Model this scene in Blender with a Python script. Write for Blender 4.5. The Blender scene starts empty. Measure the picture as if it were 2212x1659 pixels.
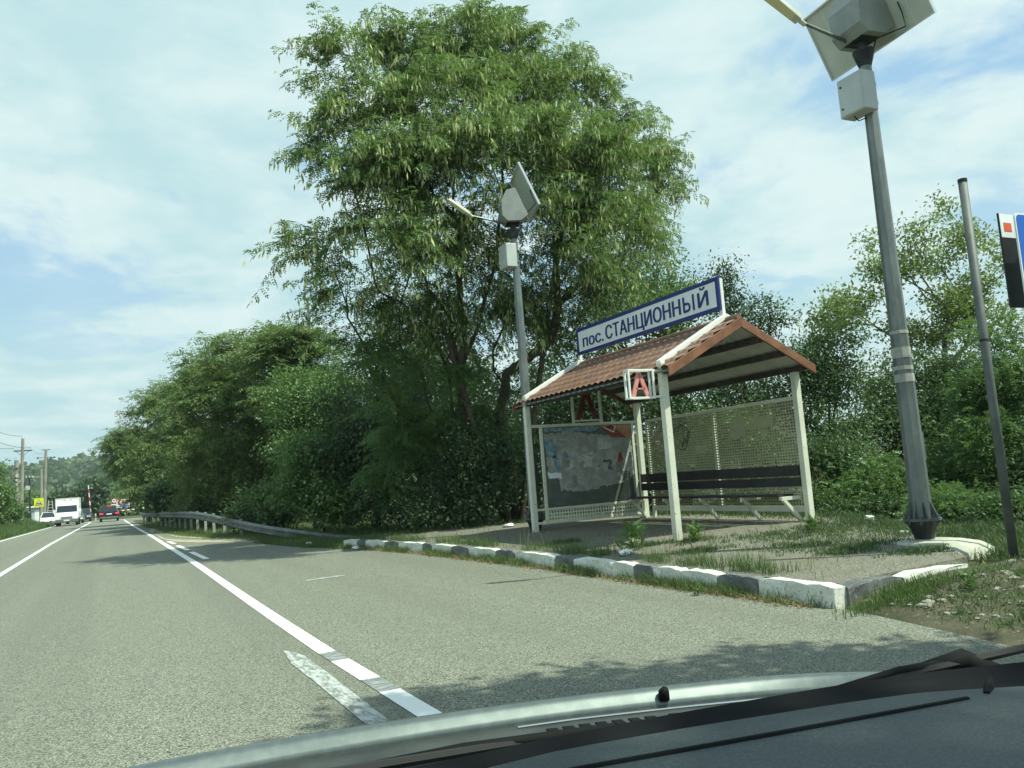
import bpy, bmesh, math, random
import numpy as np
from mathutils import Matrix, Vector
R = math.radians
scene = bpy.context.scene
COL = scene.collection
rng = np.random.default_rng(7)
random.seed(7)

# ------------------------------------------------------------------ camera
cd = bpy.data.cameras.new('camera'); cam = bpy.data.objects.new('camera', cd); COL.objects.link(cam)
right = Vector((0.901074, -0.427416, -0.073354)); up = Vector((0.018814, -0.130461, 0.991275)); fwd = Vector((0.433257, 0.894592, 0.109514))
cam.matrix_world = Matrix(((right.x, up.x, -fwd.x, 0.0), (right.y, up.y, -fwd.y, 0.0), (right.z, up.z, -fwd.z, 1.40), (0, 0, 0, 1)))
cd.sensor_width = 36.0; cd.lens = 1800 / 2212 * 36; cd.clip_start = 0.05; cd.clip_end = 9000
scene.camera = cam

# ------------------------------------------------------------------ exposure, sky, sun
scene.view_settings.view_transform = 'Standard'; scene.view_settings.look = 'None'
scene.view_settings.exposure = 0.52; scene.view_settings.gamma = 1.0
try:
    scene.cycles.max_bounces = 7; scene.cycles.diffuse_bounces = 3; scene.cycles.glossy_bounces = 3
    scene.cycles.transmission_bounces = 4; scene.cycles.transparent_max_bounces = 8
    scene.cycles.use_adaptive_sampling = True
except Exception: pass
SUN = Vector((0.415, -0.45, 1.0)).normalized()            # towards the sun
w = bpy.data.worlds.new('World'); scene.world = w; w.use_nodes = True
nt = w.node_tree; nt.nodes.clear()
def N(t, **k):
    n = nt.nodes.new(t)
    for a, v in k.items(): setattr(n, a, v)
    return n
wo = N('ShaderNodeOutputWorld'); bg = N('ShaderNodeBackground'); bg.inputs['Strength'].default_value = 0.10
sky = N('ShaderNodeTexSky'); sky.sky_type = 'NISHITA'; sky.sun_disc = False
sky.sun_elevation = math.asin(SUN.z); sky.sun_rotation = math.atan2(SUN.x, SUN.y)
sky.air_density = 1.0; sky.dust_density = 1.4; sky.ozone_density = 1.0
tc = N('ShaderNodeTexCoord'); sep = N('ShaderNodeSeparateXYZ'); nt.links.new(tc.outputs['Generated'], sep.inputs[0])
def M_(op, a, b=None, c=None):
    n = N('ShaderNodeMath', operation=op)
    for i, v in enumerate((a, b, c)):
        if v is None: continue
        if isinstance(v, (int, float)): n.inputs[i].default_value = v
        else: nt.links.new(v, n.inputs[i])
    return n.outputs[0]
zz = M_('ADD', M_('MAXIMUM', sep.outputs[2], 0.0), 0.14)
px = M_('DIVIDE', sep.outputs[0], zz); py = M_('DIVIDE', sep.outputs[1], zz)
cmb = N('ShaderNodeCombineXYZ'); nt.links.new(px, cmb.inputs[0]); nt.links.new(py, cmb.inputs[1])
def wnoise(scale, detail, rough, off=0.0, dist=0.0):
    mp = N('ShaderNodeMapping'); mp.inputs['Location'].default_value = (off, off * 1.7, off * .3)
    nt.links.new(cmb.outputs[0], mp.inputs[0])
    n = N('ShaderNodeTexNoise'); n.inputs['Scale'].default_value = scale; n.inputs['Detail'].default_value = detail
    n.inputs['Roughness'].default_value = rough; n.inputs['Distortion'].default_value = dist
    nt.links.new(mp.outputs[0], n.inputs['Vector']); return n.outputs['Fac']
def wramp(fac, a, b):
    n = N('ShaderNodeMapRange'); n.interpolation_type = 'SMOOTHSTEP'
    n.inputs['From Min'].default_value = a; n.inputs['From Max'].default_value = b
    nt.links.new(fac, n.inputs['Value']); return n.outputs[0]
def wmix(fac, a, b):
    n = N('ShaderNodeMix', data_type='RGBA')
    if isinstance(fac, (int, float)): n.inputs[0].default_value = fac
    else: nt.links.new(fac, n.inputs[0])
    for i, v in ((6, a), (7, b)):
        if isinstance(v, tuple): n.inputs[i].default_value = (*v, 1)
        else: nt.links.new(v, n.inputs[i])
    return n.outputs[2]
cover = wramp(wnoise(1.35, 9, 0.60, 3.1, .35), 0.36, 0.52)          # where cloud covers the blue
thick = wramp(wnoise(1.9, 9, 0.60, 9.7, .25), 0.36, 0.64)           # bright tops against grey-cyan bellies
cloud = wmix(thick, (3.7, 5.4, 5.65), (5.3, 6.4, 6.4))
blue = wmix(0.75, sky.outputs[0], (2.7, 4.7, 6.3))
low = wramp(sep.outputs[2], 0.34, 0.04)                            # cloud closes towards the horizon
cov = M_('MAXIMUM', cover, low)
skycol = wmix(cov, blue, cloud)
nt.links.new(skycol, bg.inputs['Color']); nt.links.new(bg.outputs[0], wo.inputs[0])
sl = bpy.data.lights.new('sun', 'SUN'); sl.energy = 4.2; sl.angle = R(0.53); sl.color = (0.94, 1.0, 0.80)
so = bpy.data.objects.new('sun', sl); COL.objects.link(so); so.rotation_euler = SUN.to_track_quat('Z', 'Y').to_euler()
so.location = (20, -20, 40)

# ------------------------------------------------------------------ materials
MATS = {}
class MB_:
    """small node-material builder"""
    def __init__(s, name):
        s.m = bpy.data.materials.new(name); s.m.use_nodes = True; s.t = s.m.node_tree
        s.b = s.t.nodes['Principled BSDF']; s.out = s.t.nodes['Material Output']; MATS[name] = s.m
        s._co = None
    def n(s, t, **k):
        n = s.t.nodes.new(t)
        for a, v in k.items(): setattr(n, a, v)
        return n
    def link(s, a, b): s.t.links.new(a, b)
    def co(s):
        if s._co is None: s._co = s.n('ShaderNodeTexCoord').outputs['Object']
        return s._co
    def noise(s, scale, detail=4, rough=.55, stretch=None, kind='noise'):
        v = s.co()
        if stretch:
            mp = s.n('ShaderNodeMapping'); mp.inputs['Scale'].default_value = stretch; s.link(v, mp.inputs[0]); v = mp.outputs[0]
        if kind == 'vor':
            n = s.n('ShaderNodeTexVoronoi'); n.inputs['Scale'].default_value = scale; s.link(v, n.inputs['Vector']); return n
        n = s.n('ShaderNodeTexNoise'); n.inputs['Scale'].default_value = scale; n.inputs['Detail'].default_value = detail
        n.inputs['Roughness'].default_value = rough; s.link(v, n.inputs['Vector']); return n.outputs['Fac']
    def ramp(s, f, a, b):
        n = s.n('ShaderNodeMapRange'); n.interpolation_type = 'SMOOTHSTEP'
        n.inputs['From Min'].default_value = a; n.inputs['From Max'].default_value = b; s.link(f, n.inputs['Value']); return n.outputs[0]
    def mix(s, f, a, b, mode='MIX'):
        n = s.n('ShaderNodeMix', data_type='RGBA', blend_type=mode)
        if isinstance(f, (int, float)): n.inputs[0].default_value = f
        else: s.link(f, n.inputs[0])
        for i, v in ((6, a), (7, b)):
            if isinstance(v, tuple): n.inputs[i].default_value = (*v, 1)
            else: s.link(v, n.inputs[i])
        return n.outputs[2]
    def math(s, op, a, b):
        n = s.n('ShaderNodeMath', operation=op)
        for i, v in enumerate((a, b)):
            if isinstance(v, (int, float)): n.inputs[i].default_value = v
            else: s.link(v, n.inputs[i])
        return n.outputs[0]
    def bump(s, f, dist, strength=.5):
        n = s.n('ShaderNodeBump'); n.inputs['Distance'].default_value = dist; n.inputs['Strength'].default_value = strength
        s.link(f, n.inputs['Height']); s.link(n.outputs[0], s.b.inputs['Normal'])
    def fin(s, col, rough=.6, metal=0.0, spec=.4):
        if isinstance(col, tuple): s.b.inputs['Base Color'].default_value = (*col, 1)
        else: s.link(col, s.b.inputs['Base Color'])
        s.b.inputs['Roughness'].default_value = rough; s.b.inputs['Metallic'].default_value = metal
        s.b.inputs['Specular IOR Level'].default_value = spec
        return s.m
def weathered(name, a, b, rough=.6, scale=3.0, metal=0.0, spec=.4, speck=None, bumpd=0.0):
    k = MB_(name); f = k.ramp(k.noise(scale, 6, .6), .35, .7); c = k.mix(f, a, b)
    if speck: c = k.mix(k.ramp(k.noise(scale * 9, 3, .6), speck[1], speck[1] + .08), c, speck[0])
    if bumpd: k.bump(k.noise(scale * 8, 4), bumpd)
    return k.fin(c, rough, metal, spec)
def leafmat(name, a, b, trans=.35, gloss=.35, clump=.55, tint=None):
    k = MB_(name); k.t.nodes.remove(k.b)
    g = k.n('ShaderNodeNewGeometry'); rnd = g.outputs['Random Per Island']
    c = k.mix(rnd, a, b)
    f = k.ramp(k.noise(clump, 3, .6), .35, .68)
    a2 = tuple(x * .72 for x in a)
    c = k.mix(k.math('MULTIPLY', f, .6), c, tint if tint else a2)
    d = k.n('ShaderNodeBsdfDiffuse'); t = k.n('ShaderNodeBsdfTranslucent'); gl = k.n('ShaderNodeBsdfGlossy'); gl.inputs['Roughness'].default_value = gloss + .2
    k.link(c, d.inputs[0]); tcn = k.mix(.22, c, (.42, .55, .12), 'MIX'); k.link(tcn, t.inputs[0])
    gl.inputs[0].default_value = (.9, 1, .95, 1)
    m1 = k.n('ShaderNodeMixShader'); m1.inputs[0].default_value = trans; k.link(d.outputs[0], m1.inputs[1]); k.link(t.outputs[0], m1.inputs[2])
    m2 = k.n('ShaderNodeMixShader'); m2.inputs[0].default_value = .03; k.link(m1.outputs[0], m2.inputs[1]); k.link(gl.outputs[0], m2.inputs[2])
    k.link(m2.outputs[0], k.out.inputs[0]); return k.m

# asphalt: pale worn stone chips in grey binder
k = MB_('asphalt')
v = k.noise(92, kind='vor')
sepc = k.n('ShaderNodeSeparateColor'); k.link(v.outputs['Color'], sepc.inputs[0])
c = k.mix(sepc.outputs[0], (.19, .198, .158), (.365, .378, .295))
c = k.mix(k.ramp(sepc.outputs[1], .82, .95), c, (.43, .45, .345))
c = k.mix(k.ramp(sepc.outputs[2], .86, .95), c, (.05, .05, .05))
c = k.mix(k.math('MULTIPLY', k.ramp(v.outputs['Distance'], .35, .7), .75), c, (.055, .055, .047))
big = k.ramp(k.noise(.35, 5, .6, (1, .25, 1)), .3, .7); c = k.mix(k.math('MULTIPLY', big, .35), c, (.16, .165, .14))
med = k.ramp(k.noise(5, 5, .65), .52, .75); c = k.mix(k.math('MULTIPLY', med, .3), c, (.1, .1, .085))
trk = k.ramp(k.noise(1.0, 4, .55, (1.1, .02, 1)), .38, .66); c = k.mix(k.math('MULTIPLY', trk, .34), c, (.12, .125, .10))
st = k.ramp(k.noise(1.1, 7, .7, (1, .55, 1)), .60, .72); c = k.mix(k.math('MULTIPLY', st, .35), c, (.085, .085, .072))
k.bump(v.outputs['Distance'], .006, .5); k.fin(c, .82, 0, .25)
k = MB_('platform_asphalt')
v = k.noise(60, kind='vor'); sepc = k.n('ShaderNodeSeparateColor'); k.link(v.outputs['Color'], sepc.inputs[0])
c = k.mix(sepc.outputs[0], (.10, .098, .08), (.24, .23, .19)); c = k.mix(k.ramp(k.noise(2.2, 6, .7), .5, .7), c, (.16, .145, .10))
k.bump(v.outputs['Distance'], .008, .5); k.fin(c, .9, 0, .2)
k = MB_('road_paint')
c = k.mix(k.ramp(k.noise(30, 5, .7), .62, .72), (.80, .81, .78), (.38, .39, .36)); k.fin(c, .6)
k = MB_('worn_road_paint')
c = k.mix(k.ramp(k.noise(22, 6, .75, (1, .3, 1)), .42, .62), (.43, .46, .45), (.17, .175, .15)); k.fin(c, .7)
k = MB_('scuffed_paint')
c = k.mix(k.ramp(k.noise(16, 5, .7, (.5, 2.2, 1)), .4, .62), (.12, .13, .13), (.34, .36, .36)); k.fin(c, .65)
k = MB_('soil'); c = k.mix(k.ramp(k.noise(1.1, 6, .65), .35, .65), (.075, .072, .048), (.125, .115, .08)); c = k.mix(k.ramp(k.noise(2.6, 6, .7), .48, .62), c, (.055, .075, .032)); c = k.mix(k.ramp(k.noise(22, 4, .7), .60, .68), c, (.25, .23, .18)); c = k.mix(k.ramp(k.noise(45, 3, .6), .58, .66), c, (.06, .055, .04)); k.bump(k.noise(14, 6, .7), .05); k.fin(c, .95, 0, .1)
weathered('gravel_dirt', (.33, .29, .20), (.46, .41, .30), .95, 3, spec=.1, speck=((.2, .18, .13), .62), bumpd=.02)
k = MB_('ground')
c = k.mix(k.ramp(k.noise(.5, 6, .6), .35, .65), (.055, .075, .03), (.11, .10, .06)); c = k.mix(k.ramp(k.noise(6, 4, .6), .5, .7), c, (.05, .085, .025)); k.bump(k.noise(9, 5), .04); k.fin(c, .95, 0, .1)
weathered('kerb_white', (.54, .55, .49), (.70, .71, .65), .8, 4, speck=((.34, .33, .27), .56), bumpd=.008)
weathered('kerb_black', (.085, .093, .096), (.17, .18, .175), .75, 5, speck=((.30, .30, .27), .60), bumpd=.006)
weathered('concrete', (.36, .36, .30), (.48, .47, .40), .9, 4, spec=.2, speck=((.2, .19, .15), .62), bumpd=.01)
weathered('concrete_pole', (.25, .235, .20), (.33, .31, .27), .9, 2, spec=.2)
weathered('cream_paint', (.60, .61, .50), (.70, .70, .59), .42, 2.5, speck=((.30, .24, .14), .635))
weathered('white_paint', (.72, .74, .70), (.80, .81, .77), .4, 3, speck=((.45, .44, .38), .68))
weathered('perforated_steel', (.33, .32, .20), (.44, .43, .28), .6, 1.2, speck=((.22, .22, .15), .62))
weathered('dark_board', (.018, .017, .018), (.035, .032, .03), .45, 4)
weathered('soffit', (.34, .35, .31), (.46, .46, .41), .6, 2)
weathered('purlin', (.035, .032, .028), (.07, .062, .05), .85, 6)
weathered('rusty_fascia', (.15, .062, .036), (.26, .115, .06), .6, 3.5, speck=((.40, .20, .08), .66))
k = MB_('roof_tile'); c = k.mix(k.ramp(k.noise(1.6, 6, .65, (1, 3, 1)), .35, .68), (.16, .088, .064), (.25, .14, .095)); c = k.mix(k.ramp(k.noise(14, 4, .6), .6, .74), c, (.15, .07, .05)); k.fin(c, .45, 0, .5)
weathered('sign_white', (.70, .74, .76), (.78, .81, .82), .45, 2)
MB_('sign_navy').fin((.012, .022, .16), .45)
MB_('sign_blue').fin((.012, .11, .52), .4)
MB_('sign_black').fin((.012, .014, .015), .45)
MB_('sign_red').fin((.48, .02, .025), .45)
MB_('sign_orange').fin((.72, .11, .03), .5)
MB_('sign_yellow').fin((.62, .78, .02), .5)
weathered('letter_red', (.58, .20, .19), (.70, .30, .27), .6, 5)
weathered('letter_dark_red', (.09, .018, .014), (.14, .028, .022), .6, 5)
k = MB_('galvanised'); c = k.mix(k.ramp(k.noise(2.0, 6, .7, (1, 1, .35)), .35, .7), (.125, .145, .14), (.25, .27, .26)); c = k.mix(k.ramp(k.noise(9, 3, .6, (1, 1, .3)), .6, .72), c, (.16, .165, .16)); k.fin(c, .45, .6, .5)
weathered('grey_metal', (.085, .098, .098), (.15, .165, .16), .6, 2.2, .15)
weathered('rail_steel', (.10, .115, .12), (.19, .21, .21), .5, 2.5, .45, speck=((.30, .31, .3), .66))
weathered('post_grey', (.25, .265, .25), (.36, .37, .35), .8, 3)
weathered('housing_grey', (.24, .26, .25), (.31, .33, .31), .5, 3)
weathered('stone', (.20, .19, .155), (.34, .32, .26), .9, 9)
weathered('dark_metal', (.022, .026, .028), (.06, .065, .065), .55, 5, .4)
weathered('cabinet_grey', (.44, .47, .46), (.53, .56, .55), .45, 2)
weathered('panel_back', (.50, .53, .48), (.60, .62, .56), .5, 1.5)
MB_('panel_frame').fin((.72, .75, .75), .3, .6)
MB_('solar_cell').fin((.01, .015, .05), .12, 0, .6)
weathered('lamp_body', (.46, .46, .38), (.56, .55, .46), .45, 4)
MB_('lamp_lens').fin((.66, .60, .36), .3)
MB_('rubber').fin((.02, .02, .021), .75)
MB_('glass_dark').fin((.018, .026, .028), .07, 0, .7)
MB_('car_white').fin((.80, .82, .81), .28)
MB_('car_dark').fin((.016, .02, .026), .16, .2, .7)
MB_('car_navy').fin((.02, .03, .05), .2, .2, .7)
MB_('car_grey').fin((.16, .18, .18), .28, .3)
MB_('bumper_grey').fin((.13, .14, .14), .55)
MB_('chrome').fin((.6, .62, .62), .15, 1.0)
MB_('lamp_glass').fin((.55, .58, .58), .12)
k = MB_('tail_light'); k.fin((.6, .02, .015), .2); k.b.inputs['Emission Color'].default_value = (1, .05, .03, 1); k.b.inputs['Emission Strength'].default_value = .8
k = MB_('hood_paint'); c = k.mix(k.ramp(k.noise(40, 3, .6), .4, .66), (.13, .155, .15), (.155, .18, .175)); k.fin(c, .30, .55, .6)
weathered('cowl_plastic', (.028, .034, .034), (.05, .058, .056), .55, 8)
k = MB_('dash_plastic'); c = k.mix(k.ramp(k.noise(260, 3, .6), .42, .64), (.048, .062, .065), (.070, .088, .091)); k.bump(k.noise(420, 2), .001, .5); k.fin(c, .62, 0, .4)
MB_('black_plastic').fin((.006, .007, .008), .75, 0, .15)  # darkened so that the demister strip reads as deep shade
weathered('bark', (.075, .062, .045), (.13, .11, .085), .95, 5, spec=.1, bumpd=.02)
weathered('bark_grey', (.10, .09, .075), (.17, .155, .13), .95, 5, spec=.1, bumpd=.02)
leafmat('leaf_acacia', (.066, .145, .040), (.11, .20, .055), .44)
leafmat('leaf_pod', (.50, .54, .22), (.70, .72, .36), .45)
leafmat('leaf_row', (.10, .182, .055), (.15, .235, .075), .42, tint=(.125, .145, .05))
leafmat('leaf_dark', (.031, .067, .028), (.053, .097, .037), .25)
leafmat('leaf_light', (.085, .165, .045), (.13, .22, .065), .3, gloss=.28)
leafmat('leaf_hedge', (.042, .092, .032), (.085, .15, .045), .3, gloss=.28)
leafmat('leaf_airy', (.14, .215, .055), (.22, .28, .08), .45, gloss=.3)
leafmat('leaf_forest', (.050, .088, .035), (.10, .14, .055), .2, clump=.02)
leafmat('grass_blade', (.07, .135, .035), (.13, .185, .06), .3)
leafmat('grass_dark', (.042, .085, .030), (.085, .13, .045), .25)
leafmat('grass_dry', (.25, .24, .11), (.38, .35, .18), .3)
leafmat('dead_leaf', (.20, .10, .045), (.33, .2, .09), .2)
MB_('litter_white').fin((.80, .82, .80), .7)
MB_('wire').fin((.02, .02, .02), .6)
MB_('barrier_red').fin((.45, .03, .02), .5)
weathered('hut_wall', (.30, .36, .42), (.40, .45, .5), .8, 2)
weathered('rusty_steel', (.16, .10, .06), (.34, .33, .27), .8, 9)
weathered('paper_pale', (.42, .43, .40), (.55, .56, .53), .85, 8)
weathered('paper_stain', (.20, .21, .19), (.30, .31, .28), .85, 8)
weathered('paper_grey', (.27, .28, .26), (.44, .44, .41), .85, 6, speck=((.17, .17, .16), .6))
weathered('paper_blue', (.10, .21, .28), (.26, .36, .40), .8, 12)
weathered('paper_orange', (.40, .17, .09), (.50, .33, .20), .8, 5)
weathered('paper_red', (.22, .04, .035), (.32, .09, .07), .8, 9)
weathered('board_dark', (.075, .09, .075), (.12, .135, .115), .35, 4)
weathered('graffiti', (.06, .09, .05), (.10, .13, .08), .7, 4)

# ------------------------------------------------------------------ mesh helpers
def npmesh(name, V, F, mat, parent=None, smooth=False):
    """V (n,3); F (m,k) with constant k, or a list of index lists"""
    me = bpy.data.meshes.new(name)
    V = np.asarray(V, np.float32)
    if isinstance(F, np.ndarray):
        m, kk = F.shape
        me.vertices.add(len(V)); me.vertices.foreach_set('co', V.ravel())
        me.loops.add(m * kk); me.loops.foreach_set('vertex_index', F.astype(np.int32).ravel())
        me.polygons.add(m); me.polygons.foreach_set('loop_start', np.arange(0, m * kk, kk, dtype=np.int32))
        try: me.polygons.foreach_set('loop_total', np.full(m, kk, np.int32))
        except Exception: pass
        me.update(calc_edges=True)
    else:
        me.from_pydata([tuple(map(float, v)) for v in V], [], F); me.update()
    for mm in (mat if isinstance(mat, (list, tuple)) else [mat]):
        me.materials.append(MATS[mm] if isinstance(mm, str) else mm)
    if smooth: me.polygons.foreach_set('use_smooth', np.ones(len(me.polygons), bool))
    o = bpy.data.objects.new(name, me); COL.objects.link(o)
    if parent is not None: o.parent = parent
    return o
class G:
    """collects shapes for one mesh object"""
    def __init__(s): s.v = []; s.f = []
    def add(s, V, F):
        b = len(s.v); s.v += [tuple(map(float, p)) for p in V]; s.f += [[i + b for i in f] for f in F]; return s
    def box(s, x0, x1, y0, y1, z0, z1, ry=0, rz=0, piv=None):
        V = [(x, y, z) for x in (x0, x1) for y in (y0, y1) for z in (z0, z1)]
        if ry or rz:
            c = Vector(piv) if piv else Vector(((x0 + x1) / 2, (y0 + y1) / 2, (z0 + z1) / 2))
            m = Matrix.Rotation(rz, 3, 'Z') @ Matrix.Rotation(ry, 3, 'Y'); V = [tuple(c + m @ (Vector(p) - c)) for p in V]
        return s.add(V, [[0, 1, 3, 2], [4, 6, 7, 5], [0, 4, 5, 1], [2, 3, 7, 6], [0, 2, 6, 4], [1, 5, 7, 3]])
    def frust(s, b, t):
        """b and t: four corner points each, same winding"""
        return s.add(list(b) + list(t), [[3, 2, 1, 0], [4, 5, 6, 7], [0, 1, 5, 4], [1, 2, 6, 5], [2, 3, 7, 6], [3, 0, 4, 7]])
    def prism(s, prof, a0, a1, axis='X', inset=0.0):
        """prof: (u,v) outline; X: u=y v=z ; Y: u=x v=z ; Z: u=x v=y"""
        n = len(prof)
        def P(u, v, a): return {'X': (a, u, v), 'Y': (u, a, v), 'Z': (u, v, a)}[axis]
        V = [P(u, v, a0) for u, v in prof] + [P(u, v, a1) for u, v in prof]
        return s.add(V, [list(range(n))[::-1], list(range(n, 2 * n))] + [[i, (i + 1) % n, n + (i + 1) % n, n + i] for i in range(n)])
    def tube(s, pts, rad, n=8, cap=True):
        pts = [Vector(p) for p in pts]; rad = [rad] * len(pts) if isinstance(rad, (int, float)) else rad
        V = []; F = []; pu = None
        for i, p in enumerate(pts):
            d = (pts[min(i + 1, len(pts) - 1)] - pts[max(i - 1, 0)]).normalized()
            if pu is None: pu = d.cross(Vector((0, 0, 1)) if abs(d.z) < .9 else Vector((1, 0, 0))).normalized()
            u = (pu - d * pu.dot(d)).normalized(); pu = u; vv = d.cross(u)
            V += [p + (u * math.cos(2 * math.pi * j / n) + vv * math.sin(2 * math.pi * j / n)) * rad[i] for j in range(n)]
        for i in range(len(pts) - 1):
            F += [[i * n + j, i * n + (j + 1) % n, (i + 1) * n + (j + 1) % n, (i + 1) * n + j] for j in range(n)]
        if cap: F += [list(range(n))[::-1], list(range((len(pts) - 1) * n, len(pts) * n))]
        return s.add(V, F)
    def lathe(s, c, prof, n=16):
        """prof: (r,z) from bottom up around a vertical axis"""
        V = [(c[0] + r * math.cos(2 * math.pi * j / n), c[1] + r * math.sin(2 * math.pi * j / n), c[2] + z) for r, z in prof for j in range(n)]
        F = [[i * n + j, i * n + (j + 1) % n, (i + 1) * n + (j + 1) % n, (i + 1) * n + j] for i in range(len(prof) - 1) for j in range(n)]
        F += [list(range(n))[::-1], list(range((len(prof) - 1) * n, len(prof) * n))]
        return s.add(V, F)
    def disc(s, c, r, axis, t, n=16):
        a = Vector(axis).normalized(); return s.tube([Vector(c) - a * t / 2, Vector(c) + a * t / 2], r, n)
    def poly(s, pts, axis, a0, a1): return s.prism(pts, a0, a1, axis)
    def make(s, name, mat, parent=None, bevel=0, smooth=False, seg=2):
        o = npmesh(name, np.array(s.v), s.f, mat, parent, smooth)
        bm = bmesh.new(); bm.from_mesh(o.data); bmesh.ops.recalc_face_normals(bm, faces=bm.faces); bm.to_mesh(o.data); bm.free()
        if bevel:
            m = o.modifiers.new('bevel', 'BEVEL'); m.width = bevel; m.segments = seg; m.limit_method = 'ANGLE'; m.angle_limit = R(35)
        return o
def tag(o, label, cat, group=None, kind=None):
    if label: o['label'] = label
    if cat: o['category'] = cat
    if group: o['group'] = group
    if kind: o['kind'] = kind
    return o
def thing(name, label, cat, loc=(0, 0, 0), rz=0, group=None):
    o = bpy.data.objects.new(name, None); COL.objects.link(o); o.location = loc; o.rotation_euler = (0, 0, rz); o.empty_display_size = .2
    return tag(o, label, cat, group)
def structure(o, kind='structure'): o['kind'] = kind; return o
def children(o): return [c for c in bpy.data.objects if c.parent == o]
def copy_tree(o, parent=None):
    c = o.copy(); COL.objects.link(c)
    if parent is not None: c.parent = parent
    for ch in children(o): copy_tree(ch, c)
    return c
def text_mesh(body, mat, parent, name, height, width, extrude, bold=0.0, double=0.0):
    """flat lettering in local XZ, lower left at the origin, fitted to height and width"""
    cu = bpy.data.curves.new('t', 'FONT'); cu.body = body; cu.size = 1; cu.extrude = 0; cu.offset = bold; cu.resolution_u = 4
    t = bpy.data.objects.new('t', cu); COL.objects.link(t)
    dg = bpy.context.evaluated_depsgraph_get(); dg.update()
    me = bpy.data.meshes.new_from_object(t.evaluated_get(dg)); bpy.data.objects.remove(t)
    co = np.zeros(len(me.vertices) * 3, np.float32); me.vertices.foreach_get('co', co); co = co.reshape(-1, 3)
    lo = co.min(0); hi = co.max(0); s = hi - lo
    V = np.zeros_like(co); V[:, 0] = (co[:, 0] - lo[0]) / s[0] * width; V[:, 2] = (co[:, 1] - lo[1]) / s[1] * height
    F = [list(p.vertices) for p in me.polygons]
    if double:                                              # heavier strokes: a second layer shifted sideways
        n = len(V); V2 = V + np.array([double, -.0012, 0], np.float32); V = np.concatenate([V, V2]); F = F + [[i + n for i in f] for f in F]
    o = npmesh(name, V, F, mat, parent); bpy.data.meshes.remove(me)
    m = o.modifiers.new('solid', 'SOLIDIFY'); m.thickness = extrude; m.offset = 0
    return o

# ================================================================== THE SETTING
def smooth(a, b, x):
    t = np.clip((x - a) / (b - a), 0, 1); return t * t * (3 - 2 * t)
def road_shift(y): return -0.012 * np.maximum(np.asarray(y, float) - 104, 0) ** 2
def dip(y): return -0.0045 * np.clip(np.asarray(y, float) - 40, 0, 110)
RIGHT_EDGE = np.array([(-20, 1.66), (5, 1.70), (7.5, 1.64), (10.5, 1.62), (20, 1.60), (34, 1.46), (50, 1.30), (64, 1.20), (82, 1.1), (100, 1.05), (200, 1.0)])
BAY_EDGE = np.array([(-20, 5.4), (3.5, 5.42), (5.1, 5.78), (5.7, 5.9), (12, 5.86), (16, 5.62), (19, 5.2), (20.2, 4.75), (21.5, 4.25), (25, 3.8), (29, 3.5), (32, 2.85), (36, 2.2), (42, 1.95), (64, 1.7), (84, 1.6), (92, 1.7), (99, 6.0), (106, 12.0), (112, 12), (118, 3), (122, 1.6), (200, 1.6)])
def r_edge(y): return np.interp(y, RIGHT_EDGE[:, 0], RIGHT_EDGE[:, 1]) + road_shift(y)
def bay(y): return np.interp(y, BAY_EDGE[:, 0], BAY_EDGE[:, 1]) + road_shift(y)
LEFT = -5.85
def ground_z(x, y):
    x = np.asarray(x, float); y = np.asarray(y, float)
    z = np.full(np.broadcast(x, y).shape, -0.03) + dip(y)
    l = LEFT - road_shift(y) * 0 + road_shift(y)
    bank = smooth(0.3, 4.2, l - x) * (1.05 * smooth(4, 30, y) * (1 - smooth(108, 122, y)) + .12)
    bump = .07 * np.sin(x * 1.7 + y * .6) * np.sin(y * .9 - x * .4)
    z = z + bank + bump * smooth(.4, 2, l - x)
    rr = x - bay(y)
    z = z + smooth(0.05, 1.3, rr) * (.10 + .16 * (1 - smooth(5, 6, y)) + .03 * np.sin(x * 2.3 + y * 1.9)) * (1 - smooth(84, 92, y)) + smooth(3, 9, rr) * .05 * np.sin(x * .8) * np.sin(y * .7)
    z = z - .6 * smooth(4.9, 5.6, x) * (1 - smooth(5.75, 6.2, y)) * (x < 16)
    return z
def grid(xs, ys, zf):
    X, Y = np.meshgrid(xs, ys); V = np.stack([X, Y, zf(X, Y)], -1).reshape(-1, 3)
    nx, ny = len(xs), len(ys); i = np.arange(nx - 1)[None, :] + nx * np.arange(ny - 1)[:, None]
    F = np.stack([i, i + 1, i + nx + 1, i + nx], -1).reshape(-1, 4); return V, F
xs = np.concatenate([[-1690, -1100, -500, -200, -100, -60], np.arange(-40, -12, 2.), np.arange(-12, 16, .35), np.arange(16, 60, 3), [100, 200, 500, 1100, 1690]])
ys = np.concatenate([[-55, -40, -20, -8], np.arange(-4, 30, .35), np.arange(30, 130, 1.), np.arange(130, 200, 8), [300, 500, 900, 2000, 2090]])
V, F = grid(xs, ys, ground_z)
structure(npmesh('ground', V, F, 'ground', smooth=True))
def ribbon(name, mat, fl, fr, ys, z, n=2):
    ys = np.asarray(ys, float); a = fl(ys); b = fr(ys)
    V = np.stack([np.stack([a + (b - a) * t / (n - 1), ys, z + dip(ys)], -1) for t in range(n)], 1).reshape(-1, 3)
    i = np.arange(n - 1)[None, :] + n * np.arange(len(ys) - 1)[:, None]
    F = np.stack([i, i + 1, i + n + 1, i + n], -1).reshape(-1, 4); return structure(npmesh(name, V, F, mat))
yy = np.concatenate([np.arange(-12, 30, .5), np.arange(30, 150, 1.)])
ribbon('road', 'asphalt', lambda y: LEFT + road_shift(y), lambda y: np.maximum(bay(y), r_edge(y) + .25), yy, 0.0)
ZM = 0.005
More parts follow.
